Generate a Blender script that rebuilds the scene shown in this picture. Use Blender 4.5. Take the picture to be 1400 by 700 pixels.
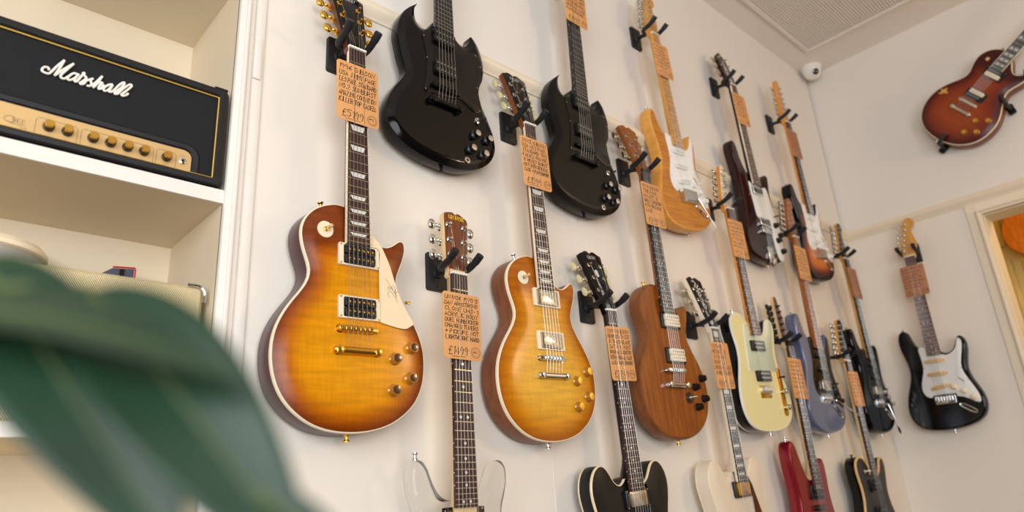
import bpy, bmesh, math, random
import numpy as np
from mathutils import Vector, Matrix, geometry

for o in list(bpy.data.objects):
    bpy.data.objects.remove(o, do_unlink=True)
SC = bpy.context.scene
COL = SC.collection
EYE = 1.45                                   # camera height above the shop floor
PI = math.pi

# ------------------------------------------------------------------ camera
RIGHT = Vector((0.73881516, -0.67107774, -0.06169945))
DOWN = Vector((0.18303693, 0.28793627, -0.93999478))
FWD = Vector((0.64857509, 0.68318912, 0.33556369))
cd = bpy.data.cameras.new('camera')
cam = bpy.data.objects.new('camera', cd)
COL.objects.link(cam)
cam.matrix_world = Matrix((( RIGHT.x, -DOWN.x, -FWD.x, 0),
                           ( RIGHT.y, -DOWN.y, -FWD.y, 0),
                           ( RIGHT.z, -DOWN.z, -FWD.z, EYE), (0, 0, 0, 1)))
cd.sensor_width = 36.0
cd.lens = 36.0 * 948.55 / 1400.0
cd.clip_start = 0.02
cd.dof.use_dof = True
cd.dof.focus_distance = 1.55
cd.dof.aperture_fstop = 2.8
SC.camera = cam

# ------------------------------------------------------------------ world, lights, exposure
w = bpy.data.worlds.new('world'); SC.world = w; w.use_nodes = True
w.node_tree.nodes['Background'].inputs[0].default_value = (0.80, 0.88, 1.0, 1)
w.node_tree.nodes['Background'].inputs[1].default_value = 0.6
def area(name, loc, target, sx, sy, power, col):
    l = bpy.data.lights.new(name, 'AREA'); l.shape = 'RECTANGLE'; l.size = sx; l.size_y = sy
    l.energy = power; l.color = col
    o = bpy.data.objects.new(name, l); COL.objects.link(o); o.location = loc
    o.rotation_euler = (Vector(target) - Vector(loc)).to_track_quat('-Z', 'Y').to_euler()
    return o
# daylight through the two shop windows behind the camera, and the warm ceiling lamps further in
area('daylight_shop_window', (-0.75, -2.42, 1.75), (-0.55, 1.2, 1.75), 2.6, 2.1, 88, (0.955, 0.975, 1.0))
area('daylight_side_window', (-1.62, -0.75, 2.1), (1.2, 0.6, 1.8), 1.5, 1.7, 52, (0.94, 0.97, 1.0))
def lamp(name, loc, power, col, rad):
    l = bpy.data.lights.new(name, 'POINT'); l.energy = power; l.color = col; l.shadow_soft_size = rad
    o = bpy.data.objects.new(name, l); COL.objects.link(o); o.location = loc
lamp('pendant_lamp_light', (2.9, -1.3, 2.5), 40, (1.0, 0.72, 0.42), 0.16)
lamp('back_room_lamp_light', (4.15, -0.1, 2.9), 16, (1.0, 0.74, 0.36), 0.12)
SC.view_settings.view_transform = 'Standard'
SC.view_settings.look = 'None'
SC.view_settings.exposure = 0.0
SC.view_settings.gamma = 1.0
SC.view_settings.use_curve_mapping = False

# ------------------------------------------------------------------ materials
def lin(h):
    h = h.lstrip('#'); o = []
    for i in (0, 2, 4):
        c = int(h[i:i+2], 16) / 255
        o.append(c / 12.92 if c <= 0.04045 else ((c + 0.055) / 1.055) ** 2.4)
    return (o[0], o[1], o[2], 1)
MATS = {}
def base(name):
    m = bpy.data.materials.new(name); m.use_nodes = True
    nt = m.node_tree; b = nt.nodes['Principled BSDF']
    MATS[name] = m
    return m, nt, b
def coords(nt, scale=(1, 1, 1), rot=(0, 0, 0)):
    tc = nt.nodes.new('ShaderNodeTexCoord'); mp = nt.nodes.new('ShaderNodeMapping')
    mp.inputs['Scale'].default_value = scale; mp.inputs['Rotation'].default_value = rot
    nt.links.new(tc.outputs['Object'], mp.inputs['Vector'])
    return mp.outputs['Vector']
def mixc(nt, fac, a, b, mode='MIX'):
    n = nt.nodes.new('ShaderNodeMix'); n.data_type = 'RGBA'; n.blend_type = mode
    for s, v in (('Factor', fac), ):
        if isinstance(v, (int, float)): n.inputs[0].default_value = v
        else: nt.links.new(v, n.inputs[0])
    for idx, v in ((6, a), (7, b)):
        if isinstance(v, tuple): n.inputs[idx].default_value = v
        else: nt.links.new(v, n.inputs[idx])
    return n.outputs[2]
def bump(nt, b, h, strength, dist=0.001):
    n = nt.nodes.new('ShaderNodeBump'); n.inputs['Strength'].default_value = strength
    n.inputs['Distance'].default_value = dist
    nt.links.new(h, n.inputs['Height']); nt.links.new(n.outputs['Normal'], b.inputs['Normal'])
def noise(nt, vec, scale, detail=3, rough=0.5):
    n = nt.nodes.new('ShaderNodeTexNoise'); n.inputs['Scale'].default_value = scale
    n.inputs['Detail'].default_value = detail; n.inputs['Roughness'].default_value = rough
    nt.links.new(vec, n.inputs['Vector'])
    return n.outputs['Fac']
def ramp(nt, fac, stops):
    n = nt.nodes.new('ShaderNodeValToRGB'); e = n.color_ramp.elements
    while len(e) < len(stops): e.new(0.5)
    for el, (p, c) in zip(e, stops): el.position = p; el.color = c
    nt.links.new(fac, n.inputs[0])
    return n.outputs[0]
def plain(name, hexc, rough=0.5, metal=0.0, coat=0.0, var=0.06, nscale=40, bmp=0.0, bscale=300, spec=0.5):
    m, nt, b = base(name)
    c = lin(hexc); v = coords(nt)
    d = tuple(x * (1 - var) for x in c[:3]) + (1,); l = tuple(min(1, x * (1 + var)) for x in c[:3]) + (1,)
    nt.links.new(mixc(nt, noise(nt, v, nscale), d, l), b.inputs['Base Color'])
    b.inputs['Roughness'].default_value = rough; b.inputs['Metallic'].default_value = metal
    b.inputs['Coat Weight'].default_value = coat; b.inputs['Coat Roughness'].default_value = 0.06
    b.inputs['Specular IOR Level'].default_value = spec
    if bmp: bump(nt, b, noise(nt, v, bscale, 4), bmp)
    return m
def wood(name, ha, hb, scale, rough=0.4, coat=0.0, nscale=6.0, contrast=(0.35, 0.65), fine=0.25):
    m, nt, b = base(name)
    v = coords(nt, scale)
    big = noise(nt, v, nscale, 6, 0.6)
    f = ramp(nt, big, [(contrast[0], lin(ha)), (contrast[1], lin(hb))])
    sm = noise(nt, v, nscale * 6, 3)
    dark = ramp(nt, sm, [(0.3, (1 - fine,) * 3 + (1,)), (0.55, (1, 1, 1, 1))])
    nt.links.new(mixc(nt, 1.0, f, dark, 'MULTIPLY'), b.inputs['Base Color'])
    b.inputs['Roughness'].default_value = rough; b.inputs['Coat Weight'].default_value = coat
    b.inputs['Coat Roughness'].default_value = 0.05
    return m
def burst(name, stops, flame=0.25, fscale=55, rough=0.24, coat=0.0):
    # colour of a sunburst finish: how far a point of the top lies from the rim (attribute 'rim', millimetres)
    m, nt, b = base(name)
    at = nt.nodes.new('ShaderNodeAttribute'); at.attribute_name = 'rim'
    mr = nt.nodes.new('ShaderNodeMapRange'); mr.inputs[1].default_value = 0; mr.inputs[2].default_value = 120
    nt.links.new(at.outputs['Fac'], mr.inputs[0])
    v = coords(nt, (1, 1, 1))
    cr = ramp(nt, mr.outputs[0], [(p, lin(h)) for p, h in stops])
    vf = coords(nt, (6, fscale, 1), (0, 0, 0.06))
    fl = ramp(nt, noise(nt, vf, 1.6, 3, 0.55), [(0.36, (1 - flame,) * 3 + (1,)), (0.62, (1, 1, 1, 1))])
    gr = ramp(nt, noise(nt, coords(nt, (160, 9, 1)), 1.5, 2), [(0.3, (0.88, 0.88, 0.88, 1)), (0.6, (1, 1, 1, 1))])
    c = mixc(nt, 1.0, cr, fl, 'MULTIPLY'); c = mixc(nt, 1.0, c, gr, 'MULTIPLY')
    nt.links.new(c, b.inputs['Base Color'])
    b.inputs['Roughness'].default_value = rough; b.inputs['Coat Weight'].default_value = coat
    b.inputs['Coat Roughness'].default_value = 0.04; b.inputs['Specular IOR Level'].default_value = 0.4
    return m

plain('unseen_wall_dark', '#5b5048', 0.7, var=0.1, nscale=2)  # unseen walls made dark to deepen reflections and cut bounced light
plain('panel_paint', '#ebe2d5', 0.55, var=0.02, nscale=3, bmp=0.1, bscale=120)
plain('wall_paint', '#e6e0d8', 0.62, var=0.02, nscale=3, bmp=0.12, bscale=160)
plain('ceiling_paint', '#e6ded5', 0.75, var=0.02, nscale=3)
plain('trim_paint', '#ecdec6', 0.42, var=0.025, nscale=6, bmp=0.05, bscale=60)
plain('shelf_paint', '#ebe4da', 0.45, var=0.03, nscale=5, bmp=0.06, bscale=80)
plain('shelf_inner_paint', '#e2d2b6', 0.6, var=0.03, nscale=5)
plain('backroom_paint', '#d9c07c', 0.6, var=0.04, nscale=5)
plain('floor_wood', '#5e4632', 0.5, var=0.2, nscale=4)
plain('black_gloss', '#060607', 0.12, coat=0.0, var=0.05, spec=0.3)
plain('black_satin', '#090909', 0.3, var=0.08, spec=0.25)
plain('black_satin_soft', '#11100f', 0.42, var=0.08, spec=0.35)
plain('black_plastic', '#0e0e10', 0.35, var=0.08)
plain('black_rubber', '#17191d', 0.55, var=0.12, bmp=0.1)
plain('black_textured', '#131416', 0.5, var=0.2, nscale=400, bmp=0.5, bscale=500)
plain('guard_black', '#070708', 0.2, spec=0.4)
plain('guard_white', '#efeeea', 0.35, coat=0.2, var=0.02)
plain('guard_cream', '#f0d9b4', 0.4, coat=0.2, var=0.03)
plain('guard_mint', '#d3dcc0', 0.35, coat=0.3, var=0.02)
plain('cream_plastic', '#efe0c2', 0.4, var=0.03)
plain('aged_cream', '#e2b878', 0.45, var=0.05)
plain('white_plastic', '#eceae4', 0.4, var=0.02)
plain('pearl', '#dcdad2', 0.25, coat=0.4, var=0.18, nscale=220)
plain('bone', '#f1ebdd', 0.4, var=0.03)
plain('gold', '#e6b552', 0.24, 1.0, var=0.08, nscale=120)
plain('gold_brushed', '#e2bd82', 0.4, 0.5, var=0.05, nscale=60)
plain('chrome', '#d7d7d5', 0.12, 1.0, var=0.04)
plain('nickel', '#cfc8bb', 0.22, 1.0, var=0.06)
plain('steel', '#aeaba6', 0.32, 1.0, var=0.05)
plain('fret_metal', '#bdb39f', 0.3, 1.0, var=0.05)
plain('amber_knob', '#b07a2a', 0.2, 0.25, coat=0.8, var=0.1)
plain('brown_cap', '#4a2a12', 0.25, coat=0.5)
plain('tulip_button', '#d8cf9c', 0.35, coat=0.3, var=0.06)
plain('card_tan', '#dd9f62', 0.75, var=0.06, nscale=60)
plain('card_brown', '#b27a58', 0.75, var=0.06, nscale=60)
plain('ink', '#1c1216', 0.7, var=0.1)
plain('ink_grey', '#6d5244', 0.7)
plain('yellow_print', '#ecc02a', 0.5)
plain('burgundy_gloss', '#260a0b', 0.1, var=0.1, spec=0.35)
plain('cherry_side', '#47181c', 0.3, coat=0.0, var=0.1)
plain('red_metallic', '#8a0c20', 0.25, 0.35, coat=0.4, var=0.12, nscale=500)
plain('blue_metallic', '#5d6688', 0.28, 0.35, coat=0.7, var=0.12, nscale=500)
plain('cream_gloss', '#ece2a8', 0.25, coat=0.0, var=0.02)
plain('vintage_white', '#ead9c2', 0.28, coat=0.5, var=0.03)
plain('mahogany_neck', '#5b2c1d', 0.35, coat=0.3, var=0.15, nscale=20)
plain('tortoise', '#4a1c0c', 0.2, coat=0.6, var=0.6, nscale=60)
plain('grille_cloth', '#0f1013', 0.85, var=0.3, nscale=900, bmp=0.4, bscale=900)
plain('tolex', '#0d0e10', 0.5, var=0.2, nscale=300, bmp=0.5, bscale=420)
plain('piping_gold', '#d9b25a', 0.35, 0.5, var=0.05)
plain('logo_white', '#f1ebe0', 0.4)
plain('grey_plastic', '#a8a29a', 0.5, var=0.06)
plain('red_trim', '#c4242e', 0.45)
plain('slate_plastic', '#4c5260', 0.5, var=0.1)
plain('lens_dark', '#151c28', 0.1, coat=0.8)
plain('red_glow_pick', '#6d2617', 0.15, 0.8, coat=0.5)
plain('pot_clay', '#8c5a40', 0.8)
plain('plant_stem', '#4a5a30', 0.6)
wood('rosewood', '#2a1518', '#4a2a26', (60, 4, 10), 0.45, nscale=2, fine=0.3)
wood('rosewood_light', '#4a2d22', '#6e4532', (60, 4, 10), 0.45, nscale=2, fine=0.3)
wood('ebony', '#15171a', '#24282b', (60, 4, 10), 0.4, nscale=2, fine=0.2)
wood('maple_neck', '#cf9040', '#e0a856', (30, 2, 30), 0.35, 0.0, nscale=2, fine=0.08)
wood('maple_pale', '#e2bd84', '#efd3a0', (30, 2, 30), 0.4, 0.2, nscale=2, fine=0.06)
wood('maple_amber', '#e08a1c', '#f0a030', (30, 2, 30), 0.3, 0.6, nscale=2, fine=0.08)
wood('roasted_maple', '#93501f', '#b06834', (30, 2, 30), 0.4, 0.0, nscale=2, fine=0.15)
wood('mahogany', '#6e381a', '#8a4e22', (50, 5, 50), 0.4, 0.0, nscale=2, fine=0.2)
wood('walnut', '#7c3c10', '#a05a1c', (46, 2.5, 30), 0.26, 0.0, nscale=2.2, fine=0.22)
wood('walnut_side', '#74401c', '#8f5426', (20, 4, 20), 0.4, 0.0, nscale=2.2, fine=0.2)
wood('ash_natural', '#b8691a', '#d8912e', (7, 95, 10), 0.28, 0.0, nscale=1.6, fine=0.3)
wood('ash_side', '#d8923a', '#e2a650', (8, 20, 8), 0.28, 0.0, nscale=1.6, fine=0.1)
wood('rosewood_face', '#5a2c16', '#8a4c28', (70, 4, 10), 0.35, 0.0, nscale=1.6, fine=0.35)
burst('amber_burst', [(0.0, '#6a2a06'), (0.08, '#8e4006'), (0.24, '#c06804'), (0.42, '#e09004'), (0.75, '#e89a06')], 0.2)
burst('honey_burst', [(0.0, '#a8580a'), (0.10, '#bd6c0a'), (0.26, '#d4860c'), (0.5, '#e3a018'), (0.8, '#eaad28')], 0.2)
burst('cherry_burst', [(0.0, '#3a1210'), (0.14, '#5c1a12'), (0.4, '#8a3418'), (0.8, '#a0461e')], 0.14, 40)
burst('three_tone_burst', [(0.0, '#0e0a09'), (0.16, '#1c0d09'), (0.34, '#7a2410'), (0.55, '#cf6a14'), (0.9, '#e08a20')], 0.04)
def acrylic():
    m, nt, b = base('clear_acrylic')
    b.inputs['Base Color'].default_value = (0.97, 0.98, 0.98, 1)
    b.inputs['Transmission Weight'].default_value = 1.0
    b.inputs['Roughness'].default_value = 0.0; b.inputs['IOR'].default_value = 1.12
    b.inputs['Coat Weight'].default_value = 0.6; b.inputs['Coat Roughness'].default_value = 0.02
    return m
acrylic()
def tweed():
    m, nt, b = base('tweed_cloth')
    v = coords(nt, (1, 1, 1), (0, math.radians(35), 0))
    wv = nt.nodes.new('ShaderNodeTexWave'); wv.inputs['Scale'].default_value = 110
    wv.inputs['Distortion'].default_value = 0.4
    nt.links.new(v, wv.inputs['Vector'])
    nt.links.new(ramp(nt, wv.outputs['Fac'], [(0.25, lin('#9a8458')), (0.7, lin('#ecdcb0'))]), b.inputs['Base Color'])
    b.inputs['Roughness'].default_value = 0.7
    bump(nt, b, wv.outputs['Fac'], 0.4)
tweed()
def leafmat():
    m, nt, b = base('leaf_green')
    v = coords(nt, (1, 1, 1))
    c = mixc(nt, noise(nt, v, 22, 2), lin('#0d2212'), lin('#20402a'))
    nt.links.new(c, b.inputs['Base Color'])
    b.inputs['Roughness'].default_value = 0.42; b.inputs['Specular IOR Level'].default_value = 0.4
leafmat()
M = MATS

# ------------------------------------------------------------------ mesh helpers
class MB:
    def __init__(s): s.v = []; s.f = []; s.m = []; s.attr = None
    def add(s, vs, fs, mi=0, T=None):
        o = len(s.v)
        for p in vs:
            p = Vector(p)
            if T is not None: p = T @ p
            s.v.append(p[:])
        for f in fs:
            s.f.append([i + o for i in f]); s.m.append(mi)
    def mesh(s, name, mats, angle=35):
        me = bpy.data.meshes.new(name)
        me.from_pydata(s.v, [], s.f)
        for mt in mats: me.materials.append(M[mt])
        me.polygons.foreach_set('material_index', s.m)
        me.polygons.foreach_set('use_smooth', [True] * len(s.f))
        me.update()
        me.set_sharp_from_angle(angle=math.radians(angle))
        return me
    def build(s, name, mats, parent=None, angle=35):
        if isinstance(mats, str): mats = [mats]
        return link(name, s.mesh(name, mats, angle), parent)
def link(name, data, parent=None, loc=None, scale=None, rot=None):
    o = bpy.data.objects.new(name, data); COL.objects.link(o)
    if parent is not None: o.parent = parent
    if loc is not None: o.location = loc
    if scale is not None: o.scale = scale
    if rot is not None: o.rotation_euler = rot
    return o
def tag(o, label, cat, group=None, kind=None):
    o['label'] = label; o['category'] = cat
    if group: o['group'] = group
    if kind: o['kind'] = kind
    return o
def struct(o, label=None):
    o['kind'] = 'structure'
    if label: o['label'] = label
    return o
def rr(wd, h, r, n=4, cx=0, cy=0):
    r = min(r, wd / 2 - 1e-5, h / 2 - 1e-5); p = []
    for k, (sx, sy) in enumerate(((1, 1), (-1, 1), (-1, -1), (1, -1))):
        for i in range(n + 1):
            a = k * PI / 2 + i / n * PI / 2
            p.append((cx + sx * (wd / 2 - r) + r * math.cos(a), cy + sy * (h / 2 - r) + r * math.sin(a)))
    return p
def circ(r, n=24, cx=0, cy=0): return [(cx + r * math.cos(2 * PI * i / n), cy + r * math.sin(2 * PI * i / n)) for i in range(n)]
def offset(poly, d):
    P = np.array(poly, float); a = np.roll(P, 1, 0); b = np.roll(P, -1, 0)
    t = b - a; t /= np.maximum(np.linalg.norm(t, axis=1, keepdims=True), 1e-9)
    nrm = np.stack([-t[:, 1], t[:, 0]], 1)
    return [tuple(q) for q in P + nrm * d]
def rings(mb, rs, mis, cap0=None, cap1=None, T=None):
    # rs: list of (poly, z); quads between consecutive rings
    n = len(rs[0][0]); vs = []; fs = []
    for poly, z in rs:
        zz = z if hasattr(z, '__len__') else [z] * n
        vs += [(p[0], p[1], zz[i]) for i, p in enumerate(poly)]
    for k in range(len(rs) - 1):
        ff = [(k * n + i, k * n + (i + 1) % n, (k + 1) * n + (i + 1) % n, (k + 1) * n + i) for i in range(n)]
        mb.add([], [], 0)
        fs.append((ff, mis[k] if hasattr(mis, '__len__') else mis))
    o = len(mb.v)
    mb.add(vs, [], 0, T)
    for ff, mi in fs:
        for f in ff: mb.f.append([i + o for i in f]); mb.m.append(mi)
    if cap0 is not None: mb.f.append([o + i for i in reversed(range(n))]); mb.m.append(cap0)
    if cap1 is not None:
        q = o + (len(rs) - 1) * n
        mb.f.append([q + i for i in range(n)]); mb.m.append(cap1)
def prism(mb, poly, z0, z1, bev=0.0, side=0, top=0, bot=None, T=None, steps=2):
    rs = [(poly, z0)]
    if bev > 0:
        rs.append((poly, z1 - bev))
        for i in range(1, steps + 1):
            a = i / steps * PI / 2
            rs.append((offset(poly, bev * (1 - math.cos(a))), z1 - bev + bev * math.sin(a)))
    else: rs.append((poly, z1))
    rings(mb, rs, side, side if bot is None else bot, top, T)
def box(mb, c, s, mi=0, T=None, bev=0.0):
    if bev:
        prism(mb, rr(s[0], s[1], bev, 2, c[0], c[1]), c[2] - s[2] / 2, c[2] + s[2] / 2, min(bev, s[2] * 0.45), mi, mi, T=T); return
    x, y, z = c; a, b, d = s[0] / 2, s[1] / 2, s[2] / 2
    vs = [(x + i * a, y + j * b, z + k * d) for i in (-1, 1) for j in (-1, 1) for k in (-1, 1)]
    mb.add(vs, [(0, 1, 3, 2), (4, 6, 7, 5), (0, 4, 5, 1), (2, 3, 7, 6), (0, 2, 6, 4), (1, 5, 7, 3)], mi, T)
def lathe(mb, prof, seg=16, mi=0, T=None, cx=0, cy=0, cz=0):
    vs = []; fs = []; n = len(prof)
    for r, z in prof:
        for i in range(seg):
            a = 2 * PI * i / seg; vs.append((cx + r * math.cos(a), cy + r * math.sin(a), cz + z))
    for k in range(n - 1):
        for i in range(seg):
            j = (i + 1) % seg; fs.append((k * seg + i, k * seg + j, (k + 1) * seg + j, (k + 1) * seg + i))
    fs.append(tuple(reversed(range(seg)))); fs.append(tuple((n - 1) * seg + i for i in range(seg)))
    mb.add(vs, fs, mi, T)
def tube(mb, pts, r, seg=8, mi=0, T=None, caps=True):
    P = [Vector(p) for p in pts]; n = len(P); vs = []; fs = []
    R = r if hasattr(r, '__len__') else [r] * n
    up = None
    for k in range(n):
        t = (P[min(k + 1, n - 1)] - P[max(k - 1, 0)]).normalized()
        if up is None:
            up = Vector((0, 0, 1)) if abs(t.z) < 0.9 else Vector((1, 0, 0))
        x = up.cross(t).normalized(); up = t.cross(x).normalized()
        for i in range(seg):
            a = 2 * PI * i / seg; vs.append(P[k] + x * (math.cos(a) * R[k]) + up * (math.sin(a) * R[k]))
    for k in range(n - 1):
        for i in range(seg):
            j = (i + 1) % seg; fs.append((k * seg + i, k * seg + j, (k + 1) * seg + j, (k + 1) * seg + i))
    if caps: fs.append(tuple(reversed(range(seg)))); fs.append(tuple((n - 1) * seg + i for i in range(seg)))
    mb.add(vs, fs, mi, T)
def smooth_pts(pts, sub=6, closed=False):
    P = [Vector(p) for p in pts]; n = len(P); out = []
    for k in range(n if closed else n - 1):
        p0 = P[(k - 1) % n] if closed or k > 0 else P[0]; p1 = P[k]; p2 = P[(k + 1) % n]
        p3 = P[(k + 2) % n] if closed or k + 2 < n else P[n - 1]
        for i in range(sub):
            t = i / sub
            out.append(0.5 * ((2 * p1) + (p2 - p0) * t + (2 * p0 - 5 * p1 + 4 * p2 - p3) * t * t + (3 * p1 - p0 - 3 * p2 + p3) * t ** 3))
    if not closed: out.append(P[-1])
    return out
def mirror(half): return half + [(-x, y) for x, y in reversed(half) if abs(x) > 0.5]
def outline(mm, sub=4, passes=1):
    P = np.array(mm, float)
    for _ in range(passes):
        P = 0.2 * np.roll(P, 1, 0) + 0.6 * P + 0.2 * np.roll(P, -1, 0)
    q = smooth_pts([(x / 1000, y / 1000, 0) for x, y in P], sub, True)
    return [(p.x, p.y) for p in q]
def ribbon(mb, pts, wd, z, mi=0):
    # one pen stroke lying flat at height z
    P = [Vector((p[0], p[1])) for p in pts]; n = len(P)
    L = []; R = []
    for k in range(n):
        t = P[min(k + 1, n - 1)] - P[max(k - 1, 0)]
        if t.length < 1e-9: t = Vector((1, 0))
        t.normalize(); nr = Vector((-t.y, t.x)) * wd / 2
        e = -t * wd / 2 if k == 0 else (t * wd / 2 if k == n - 1 else Vector((0, 0)))
        L.append(P[k] + nr + e); R.append(P[k] - nr + e)
    o = len(mb.v)
    for a, b in zip(L, R): mb.v.append((a.x, a.y, z)); mb.v.append((b.x, b.y, z))
    for k in range(n - 1):
        mb.f.append([o + 2 * k, o + 2 * k + 1, o + 2 * k + 3, o + 2 * k + 2]); mb.m.append(mi)

# pen-stroke alphabet on a 4 x 6 grid
GL = {'A': '00 26 40|12 32', 'B': '00 06 35 33 03|33 42 30 00', 'C': '45 26 04 02 20 41', 'D': '00 06 35 42 30 00', 'E': '46 06 00 40|03 33',
 'F': '46 06 00|03 33', 'G': '45 26 04 02 20 41 43 23', 'H': '06 00|46 40|03 43', 'I': '26 20', 'J': '36 31 20 11', 'K': '06 00|46 03 40',
 'L': '06 00 40', 'M': '00 06 23 46 40', 'N': '00 06 40 46', 'O': '26 04 02 20 42 44 26', 'P': '00 06 36 44 33 03', 'Q': '26 04 02 20 42 44 26|21 40',
 'R': '00 06 36 44 33 03|23 40', 'S': '45 26 15 14 33 41 20 01', 'T': '06 46|26 20', 'U': '06 01 20 41 46', 'V': '06 20 46', 'W': '06 10 24 30 46',
 'X': '06 40|46 00', 'Y': '06 23 46|23 20', 'Z': '06 46 00 40', '0': '26 04 02 20 42 44 26', '1': '15 26 20', '2': '05 26 45 00 40', '3': '06 46 23 42 20 01',
 '4': '30 36 02 42', '5': '46 06 04 34 42 20 01', '6': '46 14 02 20 42 33 02', '7': '06 46 10', '8': '26 14 32 20 12 34 26', '9': '44 26 04 13 44 30',
 '.': '10 11', ',': '11 0-', "'": '26 25', '-': '13 33', '+': '03 43|25 21', '/': '00 46', '!': '26 22|21 20', '£': '45 26 14 11 00 40|03 33'}
def write(mb, text, x, y, h, adv, wd, z, rnd, jit=0.12, slant=0.1):
    for ch in text:
        if ch in GL:
            for st in GL[ch].split('|'):
                pts = []
                for g in st.split():
                    gx = int(g[0]); gy = -1 if g[1] == '-' else int(g[1])
                    u = gx / 4 * adv * 0.74 + rnd.uniform(-jit, jit) * adv * 0.3
                    v = gy / 6 * h + rnd.uniform(-jit, jit) * h * 0.3
                    pts.append((x + u + slant * v, y + v))
                ribbon(mb, pts, wd, z)
        x += adv * (0.55 if ch in " I1.,'!" else 1)
def scribble(mb, x0, x1, y, h, wd, z, rnd):
    x = x0
    while x < x1:
        n = rnd.randint(3, 6); pts = []
        for k in range(n): pts.append((x + k * h * 0.3 + rnd.uniform(-.1, .1) * h, y + rnd.random() * h))
        ribbon(mb, pts, wd, z); x += n * h * 0.3 + (h * 0.5 if rnd.random() < 0.3 else h * 0.1)

# ------------------------------------------------------------------ the shop: walls, ceiling, floor, openings
WY = 1.24          # panelled lower part of the long wall;   upper part sits 15 mm further back
WX = 3.52          # end wall
Z = lambda r: EYE + r
def slab(name, x0, x1, y0, y1, z0, z1, mat, parent=None, bev=0.0):
    mb = MB(); box(mb, ((x0 + x1) / 2, (y0 + y1) / 2, (z0 + z1) / 2), (x1 - x0, y1 - y0, z1 - z0), bev=bev)
    return mb.build(name, mat, parent)
ZC = Z(2.125)
struct(slab('floor', -1.8, 5.2, -2.7, 2.0, -0.1, 0, 'floor_wood'))
struct(slab('ceiling', -1.8, 5.2, -2.7, 2.0, ZC, ZC + 0.12, 'ceiling_paint'))
wl = struct(slab('wall_long', 0.475, WX, WY + 0.015, WY + 0.15, 0, ZC, 'wall_paint'), 'long cream wall hung with guitars')
slab('panel_face', 0.475, WX, WY, WY + 0.015, 0, Z(1.146), 'panel_paint', wl)
slab('panel_joint', 1.268, 1.2705, WY - 0.0012, WY + 0.001, 0, Z(1.14), 'panel_paint', wl)
we = struct(bpy.data.objects.new('wall_end', None)); COL.objects.link(we); we['label'] = 'end wall with panelling and doorway'
DY0, DY1, DZ = -0.35, 0.650, Z(1.079)        # door opening
slab('wall_face', WX + 0.015, WX + 0.13, DY1 + 0.012, WY + 0.15, 0, ZC, 'wall_paint', we)
slab('wall_face', WX + 0.015, WX + 0.13, DY0, DY1 + 0.012, DZ + 0.012, ZC, 'wall_paint', we)
slab('wall_face', WX + 0.015, WX + 0.13, -2.7, DY0, 0, ZC, 'wall_paint', we)
slab('panel_face', WX, WX + 0.015, 0.711, WY, 0, Z(1.146), 'panel_paint', we)
# rail with a moulded profile: swept (depth, height) section
def moulding(name, prof, p0, p1, out, mat, parent=None):
    mb = MB(); a = Vector(p0); b = Vector(p1); o = Vector(out); n = len(prof); vs = []
    for p in (a, b):
        for d, h in prof: vs.append(p + o * d + Vector((0, 0, h)))
    fs = [(i, (i + 1) % n, n + (i + 1) % n, n + i) for i in range(n)] + [tuple(reversed(range(n))), tuple(range(n, 2 * n))]
    mb.add(vs, fs)
    bm = bmesh.new(); me = mb.mesh(name, [mat], 50); bm.from_mesh(me); bmesh.ops.recalc_face_normals(bm, faces=bm.faces); bm.to_mesh(me); bm.free()
    return link(name, me, parent)
RAIL = [(-0.02, 0.0), (0.006, 0.0), (0.009, 0.009), (0.022, 0.017), (0.025, 0.030), (0.019, 0.037), (0.016, 0.048), (-0.02, 0.050)]
struct(moulding('trim_1', RAIL, (0.475, WY, Z(1.144)), (WX, WY, Z(1.144)), (0, -1, 0), 'trim_paint'))
struct(moulding('trim_2', RAIL, (WX, WY, Z(1.138)), (WX, -2.6, Z(1.138)), (-1, 0, 0), 'trim_paint'))
# stile beside the door on the end wall
struct(slab('trim_3', WX - 0.008, WX + 0.015, 0.6745, 0.7105, 0, Z(1.137), 'trim_paint'))
struct(slab('trim_5', WX - 0.0078, WX + 0.015, DY0, 0.674, Z(1.1055), Z(1.137), 'trim_paint'))
d1 = struct(bpy.data.objects.new('door_1', None)); COL.objects.link(d1); d1['label'] = 'open doorway with moulded cream casing to the back room'
slab('casing', WX - 0.016, WX + 0.016, 0.653, 0.674, 0, DZ + 0.003, 'trim_paint', d1)
slab('casing_bead', WX - 0.024, WX - 0.0155, 0.660, 0.670, 0, DZ + 0.012, 'trim_paint', d1, 0.002)
slab('head_casing', WX - 0.0162, WX + 0.0158, DY0 - 0.04, 0.674, DZ + 0.003, Z(1.105), 'trim_paint', d1)
slab('head_bead', WX - 0.0242, WX - 0.0157, DY0 - 0.04, 0.670, DZ + 0.012, DZ + 0.021, 'trim_paint', d1, 0.002)
slab('jamb', WX + 0.0165, WX + 0.14, DY1, DY1 + 0.012, 0, DZ, 'trim_paint', d1)
slab('head_jamb', WX + 0.0165, WX + 0.14, DY0, DY1 + 0.012, DZ, DZ + 0.012, 'trim_paint', d1)
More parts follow.
